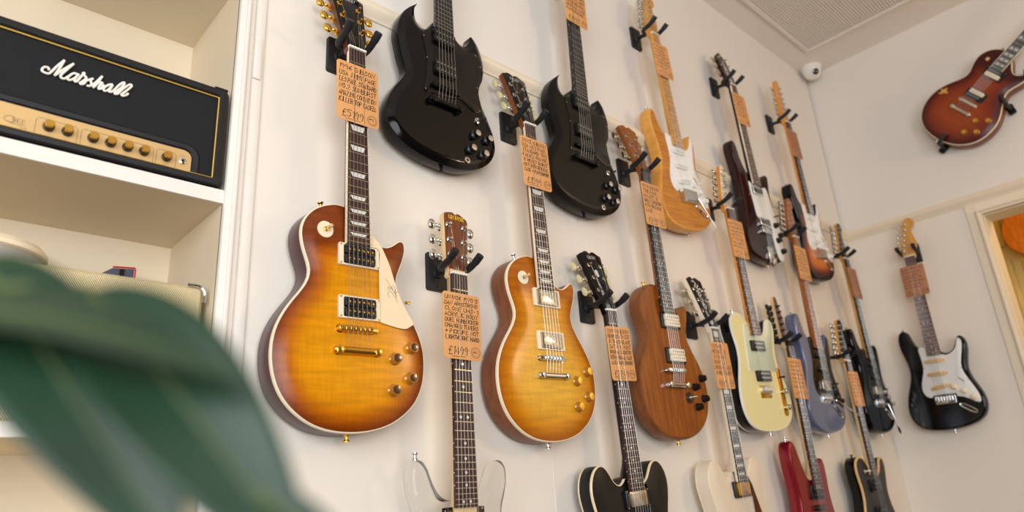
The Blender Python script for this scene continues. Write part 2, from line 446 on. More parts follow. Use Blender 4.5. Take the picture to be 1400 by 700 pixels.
# back room seen through the doorway
br = struct(slab('wall_backroom', 4.62, 4.75, -2.7, 2.0, 0, ZC, 'backroom_paint'), 'yellowish panelled wall of the back room')
struct(slab('wall_backroom_side', WX + 0.13, 4.62, 1.05, 1.15, 0, ZC, 'backroom_paint'))
for (y0, y1, z0, z1) in ((0.50, 0.74, Z(0.62), Z(1.12)), (0.50, 0.74, Z(1.20), Z(1.62)), (0.20, 0.44, Z(0.62), Z(1.12)), (0.20, 0.44, Z(1.2), Z(1.62)), (0.79, 1.02, Z(0.62), Z(1.12)), (0.79, 1.02, Z(1.2), Z(1.62))):
    for (a, b, c, d) in ((y0, y1, z0, z0 + 0.025), (y0, y1, z1 - 0.025, z1), (y0, y0 + 0.025, z0 + 0.025, z1 - 0.025), (y1 - 0.025, y1, z0 + 0.025, z1 - 0.025)):
        slab('panel_moulding', 4.60, 4.62, a, b, c, d, 'backroom_paint', br, 0.004)
# walls behind the camera, with the window openings the daylight comes through
wb = struct(bpy.data.objects.new('wall_front', None)); COL.objects.link(wb)
slab('wall_face', -1.8, 5.2, -2.7, -2.55, 0, 0.62, 'unseen_wall_dark', wb)
slab('wall_face', -1.8, 5.2, -2.7, -2.55, 2.86, ZC, 'unseen_wall_dark', wb)
slab('wall_face', 0.62, 5.2, -2.7, -2.55, 0.62, 2.86, 'unseen_wall_dark', wb)
wside = struct(bpy.data.objects.new('wall_side', None)); COL.objects.link(wside)
slab('wall_face', -1.9, -1.75, -2.7, -1.55, 0, ZC, 'unseen_wall_dark', wside)
slab('wall_face', -1.9, -1.75, 0.05, 2.0, 0, ZC, 'unseen_wall_dark', wside)
slab('wall_face', -1.9, -1.75, -1.55, 0.05, 0, 1.2, 'unseen_wall_dark', wside)
slab('wall_face', -1.9, -1.75, -1.55, 0.05, 3.0, ZC, 'unseen_wall_dark', wside)
struct(slab('wall_alcove', -1.8, 0.475, 1.545, 1.66, 0, ZC, 'wall_paint'))
# slatted ceiling panels
g = struct(bpy.data.objects.new('trim_4', None)); COL.objects.link(g); g['label'] = 'ribbed white ceiling panels framed by a flat border'
GX1, GY1 = 3.275, 1.115
for (x0, x1) in ((2.62, GX1), (1.95, 2.612), (1.28, 1.942)):
    mb = MB(); y = GY1 - 0.012
    while y > -0.9:
        box(mb, ((x0 + x1) / 2, y, ZC - 0.0032), (x1 - x0, 0.0088, 0.0045)); y -= 0.0125
    s = mb.build('slat_ribs', 'ceiling_paint', g); s['kind'] = 'stuff'
for (x0, x1, y0, y1) in ((GX1, GX1 + 0.018, -0.9, GY1 + 0.018), (1.2, GX1, GY1, GY1 + 0.018)):
    slab('border', x0, x1, y0, y1, ZC - 0.012, ZC, 'ceiling_paint', g)

# ------------------------------------------------------------------ built-in shelves
sh = tag(link('shelf_unit', None), 'cream painted built-in alcove shelves holding the amplifier head', 'shelf')
SX = 0.43
FY = WY
def part(name, *a, **k): return slab(name, *a, parent=sh, **k)
part('side_panel', SX, SX + 0.014, FY, 1.545, 0, ZC, 'shelf_inner_paint')
part('face_frame', SX, SX + 0.032, FY - 0.012, FY + 0.006, 0, ZC - 0.002, 'shelf_paint', bev=0.003)
part('frame_bead', SX + 0.012, SX + 0.020, FY - 0.018, FY - 0.01, 0, ZC - 0.002, 'shelf_paint', bev=0.002)
part('cover_strip', SX + 0.032, SX + 0.058, FY - 0.006, FY + 0.02, 0, ZC - 0.002, 'shelf_paint', bev=0.003)
part('back_panel', -1.2, SX, 1.531, 1.545, 0, ZC - 0.002, 'shelf_inner_paint')
part('side_panel', -1.22, -1.2, FY, 1.545, 0, ZC - 0.002, 'shelf_inner_paint')
for zt, th in ((0.596, 0.027), (0.156, 0.022), (1.118, 0.027), (-0.40, 0.025)):
    part('shelf', -1.2, SX, FY + 0.004, 1.531, Z(zt - th + 0.0005), Z(zt - 0.0005), 'shelf_inner_paint')
    part('edge_band', -1.2, SX, FY - 0.002, FY + 0.004, Z(zt - th), Z(zt), 'shelf_paint')
part('hinge_plate', SX + 0.036, SX + 0.052, FY - 0.010, FY - 0.004, Z(0.86), Z(0.96), 'shelf_paint', bev=0.002)

# ------------------------------------------------------------------ amplifier head
AY = 1.232
amp = tag(link('amplifier_head', None, loc=(0.165, AY, Z(0.596))), 'black amplifier head with gold control panel and white script logo', 'amplifier')
AX0, AX1, AZ0, AZ1 = -0.09, 0.424, 0.600, 0.811
def A(x, z, y=0.0): return (x - 0.165, y, z - 0.596)          # amp-local from scene numbers
AT = Matrix(((1, 0, 0, 0), (0, 0, -1, 0), (0, 1, 0, 0), (0, 0, 0, 1)))   # (x,y,z) drawn on the front -> amp axes
acx, acz = (AX0 + AX1) / 2 - 0.165, (AZ0 + AZ1) / 2 - 0.596
mb = MB()
out = rr(AX1 - AX0, AZ1 - AZ0, 0.012, 5, acx, acz)
ix0, ix1, iz0, iz1 = AX0 + 0.017, 0.4075, 0.614, 0.793
inn = rr(ix1 - ix0, iz1 - iz0, 0.004, 5, (ix0 + ix1) / 2 - 0.165, (iz0 + iz1) / 2 - 0.596)
rings(mb, [(offset(out, 0.006), -0.225), (out, -0.219), (out, -0.006), (offset(out, 0.003), -0.001), (offset(out, 0.006), 0), (offset(inn, -0.002), 0), (inn, -0.002), (inn, -0.012)], 0, 0, None, AT)
mb.build('cabinet', 'tolex', amp)
mb = MB(); prism(mb, inn, -0.03, -0.0095, 0, 0, 0, T=AT)
mb.build('grille', 'grille_cloth', amp)
mb = MB(); pin = offset(inn, 0.0015)
tube(mb, [AT @ Vector((x, y, -0.006)) for x, y in pin + pin[:1]], 0.0017, 6)
mb.build('piping', 'piping_gold', amp)
mb = MB()                                       # recess lip round the control panel
PX0, PX1, PZ0, PZ1 = AX0 + 0.03, 0.3665, 0.6125, 0.659
def panel(x0, x1, z0, z1, r, n=6):
    p = [(x0, z0), (x1, z0)]
    for i in range(n + 1):
        a = i / n * PI / 2; p.append((x1 - r + r * math.cos(a), z1 - r + r * math.sin(a)))
    for i in range(n + 1):
        a = PI / 2 + i / n * PI / 2; p.append((x0 + r + r * math.cos(a), z1 - r + r * math.sin(a)))
    return [(x - 0.165, z - 0.596) for x, z in p]
a_, b_ = panel(PX0 - 0.016, PX1 + 0.016, PZ0, PZ1 + 0.016, 0.028), panel(PX0, PX1, PZ0, PZ1, 0.015)
rings(mb, [(a_, -0.0095), (panel(PX0 - 0.012, PX1 + 0.012, PZ0, PZ1 + 0.012, 0.024), -0.0065), (panel(PX0 - 0.004, PX1 + 0.004, PZ0, PZ1 + 0.004, 0.018), -0.0075), (b_, -0.012)], 0, None, None, AT)
mb.build('panel_surround', 'tolex', amp)
mb = MB(); prism(mb, b_, -0.013, -0.0085, 0, 0, 0, T=AT)
cp = mb.build('control_panel', 'gold_brushed', amp)
kb = MB(); lathe(kb, [(0.0085, 0), (0.0088, 0.004), (0.0074, 0.010), (0.0072, 0.012)], 20, 0, AT); kb = kb.mesh('amp_knob', ['black_plastic'])
kc = MB(); lathe(kc, [(0.0069, 0.012), (0.0070, 0.0155), (0.0064, 0.0165)], 20, 0, AT); kc = kc.mesh('amp_knob_cap', ['gold'])
for kx in (0.139, 0.166, 0.204, 0.231, 0.258, 0.285, 0.323):
    k = link('knob', kb, amp, A(kx, 0.6345, -(-0.0085)))
    link('knob_cap', kc, k)
mb = MB(); lathe(mb, [(0.0062, 0), (0.0062, 0.003), (0.0045, 0.004), (0.0028, 0.004), (0.0026, 0.001)], 18, 0, AT)
j = mb.build('input_jack', 'chrome', amp); j.location = A(0.351, 0.6355, 0.0085)
mb = MB(); lathe(mb, [(0.0027, 0), (0.0027, 0.0022)], 14, 0, AT); mb.build('jack_hole', 'black_plastic', j)
mb = MB(); rn = random.Random(3)
for (x0, x1) in ((0.121, 0.181), (0.1865, 0.301), (0.306, 0.3395)):
    p = [(x0, 0.6128), (x0, 0.644), (x0 + 0.004, 0.648), (x1 - 0.004, 0.648), (x1, 0.644), (x1, 0.6128)]
    ribbon(mb, [(x - 0.165, z - 0.596) for x, z in p], 0.0006, -0.0082)
for kx in (0.139, 0.166, 0.204, 0.231, 0.258, 0.285, 0.323, 0.351):
    scribble(mb, kx - 0.165 - 0.005, kx - 0.165 + 0.004, 0.0495, 0.0016, 0.0004, -0.0082, rn)
    if kx < 0.35: scribble(mb, kx - 0.165 - 0.004, kx - 0.165 + 0.004, 0.0195, 0.0014, 0.0004, -0.0082, rn)
# model name in thin outline capitals with a big round initial
ribbon(mb, [(x - 0.165, z - 0.596) for x, z in [(0.0865 + 0.0075 * math.cos(t), 0.6315 + 0.0055 * math.sin(t)) for t in np.linspace(0.2, 6.5, 24)]], 0.0007, -0.0082)
ribbon(mb, [(x - 0.165, z - 0.596) for x, z in [(0.084, 0.627), (0.090, 0.6245), (0.098, 0.625), (0.107, 0.626)]], 0.0007, -0.0082)
write(mb, 'RIGIN', 0.0905 - 0.165, 0.6275 - 0.596, 0.0085, 0.0042, 0.0006, -0.0082, rn, 0, 0)
write(mb, '20', 0.1005 - 0.165, 0.6165 - 0.596, 0.006, 0.0055, 0.0006, -0.0082, rn, 0, 0)
for f in range(len(mb.v)): mb.v[f] = (AT @ Vector(mb.v[f]))[:]
mb.build('panel_print', 'ink_grey', cp)
LOGO = [[(125, 738), (124, 742), (119, 742), (116, 738), (116, 733), (121, 731), (126, 732), (130, 739), (135, 750), (144, 766)], [(144, 766), (140, 750), (134, 731)], [(134, 731), (145, 748), (158, 765)], [(158, 765), (149, 748), (143, 736), (144, 731), (149, 731), (153, 737)], [(166, 747), (161, 747), (156, 741), (153, 734), (155, 731), (159, 733), (165, 741), (168, 748)], [(168, 748), (164, 738), (164, 732), (167, 733), (170, 740), (174, 750), (174, 753), (176, 753), (176, 749), (180, 745), (175, 736), (172, 732), (174, 730), (178, 733), (181, 740), (190, 748)], [(190, 748), (187, 743), (189, 736), (186, 731), (182, 731)], [(189, 733), (195, 742), (203, 758)], [(203, 758), (198, 743), (192, 730)], [(194, 733), (197, 740), (201, 744), (205, 745), (201, 736), (201, 731), (205, 734), (208, 742)], [(221, 748), (216, 746), (210, 739), (208, 733), (211, 731), (216, 736), (221, 747)], [(221, 747), (218, 737), (217, 732), (221, 733), (225, 739), (231, 751), (237, 759), (239, 757), (235, 747), (228, 736), (226, 731), (231, 733), (235, 741), (242, 752), (248, 759), (251, 757), (247, 749), (239, 737), (237, 733), (240, 732), (245, 736), (247, 740)]]
mb = MB()
for st in LOGO:
    pts = smooth_pts([(x / 1000 - 0.165, z / 1000 - 0.596, -0.006) for x, z in st], 4)
    tube(mb, pts, 0.0021, 8, 0, AT)
mb.build('script_logo', 'logo_white', amp)
fm = MB(); lathe(fm, [(0.012, 0), (0.014, 0.004)], 16); fm = fm.mesh('amp_foot', ['black_rubber'])
for x in (AX0 + 0.04, AX1 - 0.05):
    for y in (0.04, 0.19): link('foot', fm, amp, (x - 0.165, y, 0.0))
mb = MB(); tube(mb, [A(0.13, 0.81, 0.11), A(0.14, 0.824, 0.11), A(0.20, 0.827, 0.11), A(0.26, 0.824, 0.11), A(0.27, 0.81, 0.11)], 0.006, 8)
mb.build('handle', 'black_rubber', amp)
mb = MB(); box(mb, A(0.408, 0.8115, 0.012), (0.026, 0.02, 0.004), bev=0.002); mb.build('corner_cap', 'black_plastic', amp)

# ------------------------------------------------------------------ tweed case on the lower shelf, and what lies on it
TX1, TY0 = 0.418, 1.262
tw = tag(link('tweed_case', None, loc=(0.1, TY0, Z(0.157))), 'tan tweed covered case with chrome corner on the lower shelf', 'case')
mb = MB(); TW = 0.62
o_ = rr(TW, 0.25, 0.012, 4, TX1 - TW / 2 - 0.1, 0.125)
rings(mb, [(offset(o_, 0.006), -0.24), (o_, -0.235), (o_, -0.006), (offset(o_, 0.006), 0)], 0, 0, 0, AT)
mb.build('case_body', 'tweed_cloth', tw)
for zc in (0.25, 0.0):
    mb = MB(); s = 1 if zc else -1; xr = TX1 - 0.1
    pts = [(xr - 0.028, -0.001, zc + s * 0.0005), (xr - 0.010, -0.001, zc + s * 0.0005), (xr + 0.001, -0.001, zc - s * 0.010), (xr + 0.001, -0.001, zc - s * 0.030)]
    tube(mb, smooth_pts(pts, 5), 0.0032, 8)
    mb.build('corner_guard', 'chrome', tw)
mb = MB(); tube(mb, [(-0.05, -0.003, 0.05), (-0.05, -0.02, 0.06), (-0.05, -0.02, 0.16), (-0.05, -0.003, 0.17)], 0.006, 8); mb.build('handle', 'mahogany_neck', tw)
pd = tag(link('drum_pad', None, loc=(0.088, 1.385, Z(0.4075))), 'round grey plastic practice pad lying on the tweed case', 'drum pad')
mb = MB(); lathe(mb, [(0.095, 0), (0.10, 0.003), (0.10, 0.024), (0.096, 0.030)], 48); mb.build('pad_base', 'grey_plastic', pd)
mb = MB(); lathe(mb, [(0.097, 0.030), (0.102, 0.033), (0.102, 0.040), (0.095, 0.049), (0.02, 0.052)], 48); mb.build('pad_top', 'cream_plastic', pd)
pb = tag(link('pedal_box', None, loc=(0.318, 1.485, Z(0.4075))), 'small slate grey box with red edging on the tweed case', 'box')
mb = MB(); prism(mb, [(-0.034, 0), (0.026, 0), (0.026, 0.076), (-0.012, 0.072), (-0.034, 0.055)], -0.035, 0.035, 0.002, T=AT); mb.build('box_body', 'slate_plastic', pb)
mb = MB(); tube(mb, [(-0.012, -0.036, 0.0735), (0.0265, -0.036, 0.0775), (0.0275, -0.036, 0.0765), (0.0275, -0.036, 0.0)], 0.0018, 6); mb.build('edging', 'red_trim', pb)
mb = MB(); box(mb, (0.004, -0.037, 0.056), (0.008, 0.004, 0.03), bev=0.001); mb.build('clasp', 'black_plastic', pb)

# ------------------------------------------------------------------ security camera in the ceiling corner
sc = tag(link('security_camera', None, loc=(3.455, 1.19, ZC)), 'white dome security camera in the ceiling corner', 'camera')
mb = MB(); lathe(mb, [(0.052, 0), (0.052, -0.016), (0.047, -0.022)], 32); mb.build('mount', 'white_plastic', sc)
mb = MB()
lathe(mb, [(0.048, -0.018)] + [(0.046 * math.cos(a), -0.026 - 0.046 * math.sin(a)) for a in np.linspace(0, 1.5, 9)], 32); mb.build('dome', 'white_plastic', sc)
d_ = Vector((-0.62, -0.62, -0.48)).normalized()
QT = Matrix.Translation(Vector((0, 0, -0.030)) + d_ * 0.034) @ d_.to_track_quat('Z', 'Y').to_matrix().to_4x4()
mb = MB(); lathe(mb, [(0.027, 0), (0.025, 0.011), (0.020, 0.014), (0.018, 0.012)], 28, 0, QT); hs = mb.build('lens_housing', 'white_plastic', sc)
mb = MB(); lathe(mb, [(0.017, 0.010), (0.0165, 0.0135), (0.010, 0.0155), (0.003, 0.016)], 24, 0, QT); mb.build('lens', 'lens_dark', hs)

# ------------------------------------------------------------------ guitars
LPo = [(-19, 260), (-36, 259), (-54, 255), (-71, 248), (-85, 239), (-96, 229), (-106, 215), (-112, 200), (-114, 184), (-112, 167), (-108, 151), (-102, 135), (-97, 121), (-95, 108), (-97, 95), (-104, 80), (-115, 64), (-128, 48), (-142, 28), (-154, 5), (-161, -14), (-165, -35), (-166, -60), (-163, -84), (-156, -108), (-146, -128), (-132, -146), (-115, -161), (-96, -174), (-73, -184), (-48, -190), (-20, -193), (13, -193), (47, -188), (78, -179), (105, -164), (130, -145), (148, -121), (159, -93), (164, -62), (163, -29), (156, -4), (146, 18), (134, 38), (121, 58), (110, 76), (102, 92), (98, 108), (101, 124), (109, 142), (118, 163), (124, 183), (124, 199), (118, 208), (108, 206), (98, 197), (87, 189), (75, 185), (62, 186), (51, 193), (42, 204), (30, 216), (20, 235)]
SGo = [(-20, 202), (-28, 184), (-42, 171), (-56, 167), (-69, 172), (-77, 184), (-80, 202), (-78, 220), (-70, 236), (-84, 224), (-97, 211), (-111, 193), (-122, 170), (-129, 146), (-131, 120), (-127, 96), (-121, 69), (-114, 47), (-109, 28), (-110, 12), (-120, -7), (-138, -34), (-153, -63), (-161, -87), (-163, -112), (-158, -136), (-145, -156), (-125, -173), (-97, -187), (-61, -197), (-22, -202), (18, -203), (52, -200), (86, -191), (118, -176), (145, -154), (161, -130), (168, -105), (165, -74), (154, -43), (139, -13), (126, 15), (121, 36), (125, 63), (137, 90), (142, 123), (140, 154), (132, 182), (122, 200), (104, 215), (98, 197), (88, 180), (76, 171), (62, 171), (46, 180), (30, 196), (20, 206)]
STo = [(-30, 226), (-45, 226), (-61, 232), (-76, 247), (-84, 272), (-89, 302), (-99, 316), (-116, 318), (-130, 306), (-138, 277), (-137, 242), (-128, 206), (-119, 170), (-115, 139), (-118, 109), (-130, 73), (-145, 38), (-157, -5), (-161, -45), (-154, -77), (-138, -104), (-114, -121), (-81, -130), (-36, -133), (10, -131), (56, -124), (96, -111), (124, -92), (142, -66), (149, -29), (144, 7), (130, 42), (116, 75), (109, 103), (110, 132), (117, 163), (126, 194), (129, 225), (122, 254), (106, 262), (94, 247), (86, 218), (71, 199), (52, 190), (34, 191), (28, 205)]
TEo = [(-28, 225), (-40, 245), (-58, 258), (-83, 264), (-110, 259), (-132, 243), (-140, 220), (-138, 193), (-130, 164), (-123, 135), (-124, 103), (-136, 70), (-150, 38), (-162, 0), (-164, -43), (-154, -82), (-130, -112), (-88, -128), (-12, -134), (55, -132), (112, -120), (146, -97), (163, -66), (170, -32), (165, 2), (147, 35), (128, 69), (120, 103), (124, 138), (139, 174), (150, 208), (151, 236), (139, 252), (115, 254), (98, 240), (93, 220), (78, 199), (56, 186), (30, 188)]
ESo = mirror([(0, 205), (-26, 203), (-31, 192), (-41, 186), (-54, 186), (-66, 194), (-76, 208), (-86, 224), (-98, 235), (-113, 238), (-128, 232), (-140, 220), (-149, 203), (-153, 183), (-152, 163), (-147, 143), (-140, 120), (-133, 98), (-131, 80), (-137, 60), (-152, 35), (-172, 8), (-190, -25), (-199, -60), (-200, -95), (-192, -135), (-172, -172), (-140, -203), (-100, -225), (-50, -238), (0, -241)])
DAo = mirror([(0, 164), (-28, 164), (-46, 170), (-58, 179), (-68, 193), (-75, 209), (-82, 227), (-92, 239), (-101, 243), (-111, 238), (-118, 227), (-120, 211), (-118, 191), (-112, 171), (-103, 149), (-98, 125), (-103, 95), (-120, 60), (-140, 20), (-150, -25), (-148, -70), (-132, -115), (-100, -150), (-55, -170), (0, -176)])
RIo = [(-26, 222), (-38, 238), (-55, 262), (-66, 295), (-70, 328), (-76, 350), (-90, 362), (-106, 358), (-117, 340), (-118, 308), (-110, 270), (-106, 230), (-104, 180), (-105, 130), (-108, 80), (-118, 35), (-134, -10), (-148, -49), (-150, -85), (-130, -118), (-75, -138), (0, -146), (70, -140), (120, -112), (145, -68), (150, -10), (140, 50), (126, 110), (120, 165), (134, 205), (144, 236), (136, 254), (114, 252), (90, 232), (64, 198), (30, 192)]
RDo = [(-28, 190), (-40, 200), (-55, 225), (-66, 262), (-78, 300), (-96, 322), (-116, 318), (-128, 296), (-132, 262), (-128, 220), (-120, 175), (-114, 135), (-118, 95), (-130, 60), (-144, 20), (-150, -25), (-146, -70), (-128, -108), (-85, -130), (-20, -138), (50, -132), (100, -112), (132, -76), (144, -30), (138, 20), (122, 65), (110, 110), (106, 150), (110, 195), (112, 235), (102, 262), (82, 262), (64, 235), (46, 205), (30, 190)]
HSo = {
 'open_book': mirror([(0, 177), (-9, 183), (-20, 183), (-33, 176), (-43, 171), (-41, 150), (-36, 100), (-33, 60), (-31, 40), (-27, 24), (-23, 10), (-21.5, -14), (0, -14)]),
 'univox': [(0, 141), (-8, 145), (-20, 143), (-33, 136), (-32, 100), (-30, 40), (-27, 20), (-22, 6), (-21, -10), (21, -10), (22, 6), (28, 20), (31, 40), (33, 100), (34, 130), (22, 139), (8, 145)],
 'strat': [(-21, -12), (-23, 4), (-30, 12), (-32, 22), (-28, 45), (-15, 100), (-3, 145), (4, 165), (16, 177), (32, 179), (45, 170), (50, 155), (47, 142), (38, 133), (31, 124), (30, 112), (34, 90), (39, 65), (39, 48), (34, 32), (25, 14), (21, -12)],
 'tele': [(-21, -12), (-22, 4), (-28, 12), (-30, 22), (-26, 45), (-13, 100), (-2, 145), (2, 165), (10, 176), (20, 178), (28, 170), (29, 158), (23, 148), (17, 138), (17, 122), (24, 90), (29, 60), (30, 40), (27, 20), (22, 4), (21, -12)],
 'twelve': [(-21, -12), (-23, 8), (-28, 24), (-26, 110), (-20, 200), (-12, 222), (2, 228), (14, 220), (19, 200), (23, 110), (26, 24), (22, 8), (21, -12)],
 'wave': [(-21, -12), (-25, 12), (-34, 32), (-37, 80), (-33, 120), (-24, 150), (-8, 168), (8, 170), (18, 158), (28, 146), (37, 120), (36, 80), (34, 32), (25, 12), (21, -12)],
 'pointed': [(-21, -12), (-24, 8), (-31, 20), (-28, 50), (-14, 115), (0, 170), (10, 190), (22, 192), (26, 178), (24, 120), (26, 60), (26, 20), (21, -12)]}
OUT = {'LP': outline(LPo), 'SG': outline(SGo, 4, 0), 'ST': outline(STo), 'TE': outline(TEo), 'ES': outline(ESo), 'DA': outline(DAo), 'RI': outline(RIo), 'RD': outline(RDo)}
HSP = {k: outline(v, 3, 0) for k, v in HSo.items()}
TOPC = {}
def seg_dist(P, poly):
    A_ = np.array(poly); B_ = np.roll(A_, -1, 0); D = B_ - A_; L2 = np.maximum((D ** 2).sum(1), 1e-12)
    best = np.full(len(P), 9.0)
    for a, d, l in zip(A_, D, L2):
        t = np.clip(((P - a) @ d) / l, 0, 1); q = a + t[:, None] * d
        best = np.minimum(best, np.hypot(P[:, 0] - q[:, 0], P[:, 1] - q[:, 1]))
    return best
def inside(P, poly):
    A_ = np.array(poly); B_ = np.roll(A_, -1, 0); c = np.zeros(len(P), bool)
    for a, b in zip(A_, B_):
        if a[1] == b[1]: continue
        cond = ((a[1] > P[:, 1]) != (b[1] > P[:, 1])) & (P[:, 0] < (b[0] - a[0]) * (P[:, 1] - a[1]) / (b[1] - a[1]) + a[0])
        c ^= cond
    return c
def top_grid(key, inset, step):
    k = (key, inset, step)
    if k in TOPC: return TOPC[k]
    ring = offset(OUT[key], inset); A_ = np.array(ring)
    xs = np.arange(A_[:, 0].min(), A_[:, 0].max(), step); ys = np.arange(A_[:, 1].min(), A_[:, 1].max(), step)
    G = np.array([(x + (step / 2 if j % 2 else 0), y) for j, y in enumerate(ys) for x in xs])
    G = G[inside(G, ring)]; G = G[seg_dist(G, ring) > step * 0.45]
    pts = [Vector(p) for p in ring] + [Vector(p) for p in G]; n = len(ring)
    r = geometry.delaunay_2d_cdt(pts, [(i, (i + 1) % n) for i in range(n)], [list(range(n))], 1, 1e-7)
    V = np.array([(v.x, v.y) for v in r[0]]); F = [list(f) for f in r[2]]
    D = seg_dist(V, OUT[key])
    TOPC[k] = (ring, V, F, D)
    return TOPC[k]
def body_mesh(name, key, zt, thick, rnd, mats, carve=None, step=0.012, shift=0.0):
    """zt: height of the rim of the top; carve(d in metres) -> extra height; shift: burst centre up the body"""
    poly = OUT[key]; zb = zt - thick; mb = MB()
    rs = [(offset(poly, rnd), zb), (offset(poly, rnd * .3), zb + rnd * .3), (poly, zb + rnd)]
    rs += [(poly, zt - rnd), (offset(poly, rnd * .3), zt - rnd * .3), (offset(poly, rnd), zt)]
    rings(mb, rs, [1, 1, 1, 1, 1], 1, None)
    n_side = len(mb.v)
    ring, V, F, D = top_grid(key, rnd, step)
    zc = [zt + (carve(max(0, d - rnd)) if carve else 0) for d in D]
    mb.add([(x, y, z) for (x, y), z in zip(V, zc)], F, 0)
    me = mb.mesh(name, mats, 40)
    at = me.attributes.new('rim', 'FLOAT', 'POINT')
    r = np.hypot(V[:, 0], V[:, 1] - shift) * 1000
    a = np.concatenate([np.zeros(n_side), np.minimum(D * 1000, np.maximum(5, (206 - r) * 0.9))])
    at.data.foreach_set('value', a.astype(np.float32))
    return me
def lpcarve(d): return 0.010 * (1 - math.exp(-d / 0.022)) - 0.0012 * math.exp(-((d - 0.012) / 0.008) ** 2)
def sgcarve(d): return -0.0085 * max(0.0, 1 - d / 0.017)
def boundary(mb, key, zt, h, lip, outw=0.0004):
    poly = OUT[key]
    rings(mb, [(offset(poly, 0.0005), zt - h), (offset(poly, -outw), zt - h), (offset(poly, -outw), zt - 0.0012), (offset(poly, 0.0008), zt + 0.0004), (offset(poly, lip), zt + 0.0006), (offset(poly, lip), zt - 0.001)], 0)

BASIS = {'long': Matrix(((1, 0, 0, 0), (0, 0, -1, 0), (0, 1, 0, 0), (0, 0, 0, 1))),
         'end': Matrix(((0, 0, -1, 0), (-1, 0, 0, 0), (0, 1, 0, 0), (0, 0, 0, 1)))}
def rootmat(side, pos, ang, s):
    return Matrix.Translation(Vector(pos)) @ BASIS[side] @ Matrix.Rotation(-math.radians(ang), 4, 'Z') @ Matrix.Scale(s, 4)
SHARED = {}
def shared(key, fn):
    if key not in SHARED: SHARED[key] = fn()
    return SHARED[key]
def unit_box(mat):
    mb = MB(); box(mb, (0, 0, 0), (1, 1, 1)); return mb.mesh('block_' + mat, [mat])
def disc(mat, n=14):
    mb = MB(); lathe(mb, [(1, 0), (1, 1)], n); return mb.mesh('dot_' + mat, [mat])
def trap(mat):
    mb = MB(); prism(mb, [(-.5, .5), (-.36, -.5), (.36, -.5), (.5, .5)], 0, 1); return mb.mesh('trapezoid_' + mat, [mat])

def post_mesh(mat):
    mb = MB(); lathe(mb, [(0.0064, 0), (0.0064, 0.0015), (0.0046, 0.0025), (0.0033, 0.003), (0.0030, 0.008), (0.0036, 0.011), (0.0030, 0.0125)], 14); return mb.mesh('post', [mat])
def button_mesh(style, mat, metal):
    # shaft along -x from the headstock edge, then the button
    mb = MB()
    T = Matrix.Rotation(-PI / 2, 4, 'Y')
    lathe(mb, [(0.0025, 0), (0.0025, 0.006), (0.0040, 0.007), (0.0032, 0.0095), (0.0022, 0.0105), (0.0022, 0.013)], 10, 0, T)
    sh_ = [0.0045, 0.0085, 0.0092, 0.0095, 0.0080, 0.0035] if style == 'tulip' else [0.005, 0.0085, 0.0095, 0.009, 0.0065, 0.002]
    xs = [0.012, 0.0145, 0.018, 0.0225, 0.0255, 0.0265]
    if style == 'tulip': sh_ = [0.0045, 0.0062, 0.0085, 0.0105, 0.0095, 0.0045]
    if style == 'small': sh_ = [v * .72 for v in sh_]; xs = [0.011, 0.0125, 0.015, 0.0175, 0.0195, 0.020]
    n = 14; vs = []; fs = []
    for x, r in zip(xs, sh_):
        for i in range(n):
            a = 2 * PI * i / n; vs.append((-x, r * math.cos(a), 0.45 * r * math.sin(a) + (0.0006 * math.sin(a))))
    for k in range(len(xs) - 1):
        for i in range(n):
            j_ = (i + 1) % n; fs.append((k * n + j_, k * n + i, (k + 1) * n + i, (k + 1) * n + j_))
    fs.append(tuple(range(n))); fs.append(tuple(reversed([(len(xs) - 1) * n + i for i in range(n)])))
    mb.add(vs, fs, 1)
    mb2 = MB(); box(mb, (0.006, 0, 0), (0.016, 0.014, 0.010), 0, bev=0.003)
    mb.v = [(x * 1.15, y * 1.3, z_ * 1.3) for x, y, z_ in mb.v]
    return mb.mesh('tuner', [metal, mat])
def knob_mesh(kind):
    mb = MB(); P = {'tophat': [(0.0128, 0), (0.0130, 0.003), (0.0108, 0.0055), (0.0098, 0.015)],
        'black': [(0.0115, 0), (0.0118, 0.004), (0.0100, 0.007), (0.0094, 0.016)],
        'witch': [(0.0135, 0), (0.0132, 0.004), (0.0095, 0.0075), (0.0090, 0.016)],
        'strat': [(0.0125, 0), (0.0127, 0.0035), (0.0095, 0.006), (0.0085, 0.014), (0.0065, 0.0152)],
        'barrel': [(0.0088, 0), (0.0090, 0.001), (0.0090, 0.017), (0.0080, 0.019), (0.001, 0.0192)]}[kind]
    lathe(mb, P, 22); return mb.mesh('knob_' + kind, ['black_plastic'])
def cap_mesh(kind):
    mb = MB(); lathe(mb, {'tophat': [(0.0086, 0.0145), (0.0086, 0.0158), (0.004, 0.0162)], 'black': [(0.0088, 0.0155), (0.0085, 0.0168), (0.003, 0.017)],
        'witch': [(0.0084, 0.0155), (0.0082, 0.0172), (0.004, 0.0178)], 'strat': [(0.004, 0.0148), (0.004, 0.0158)], 'barrel': [(0.0025, 0.019), (0.002, 0.0195)]}[kind], 20)
    return mb.mesh('cap_' + kind, ['black_plastic'])
def mat_copy(me, mat):
    key = (me.name, mat)
    if key not in SHARED:
        c = me.copy(); c.materials[0] = M[mat]; SHARED[key] = c
    return SHARED[key]
def knob(parent, x, y, z, kind, mat, capmat):
    k = link('knob', mat_copy(shared(('k', kind), lambda: knob_mesh(kind)), mat), parent, (x / 1000, y / 1000, z))
    link('knob_cap', mat_copy(shared(('c', kind), lambda: cap_mesh(kind)), capmat), k)
    return k
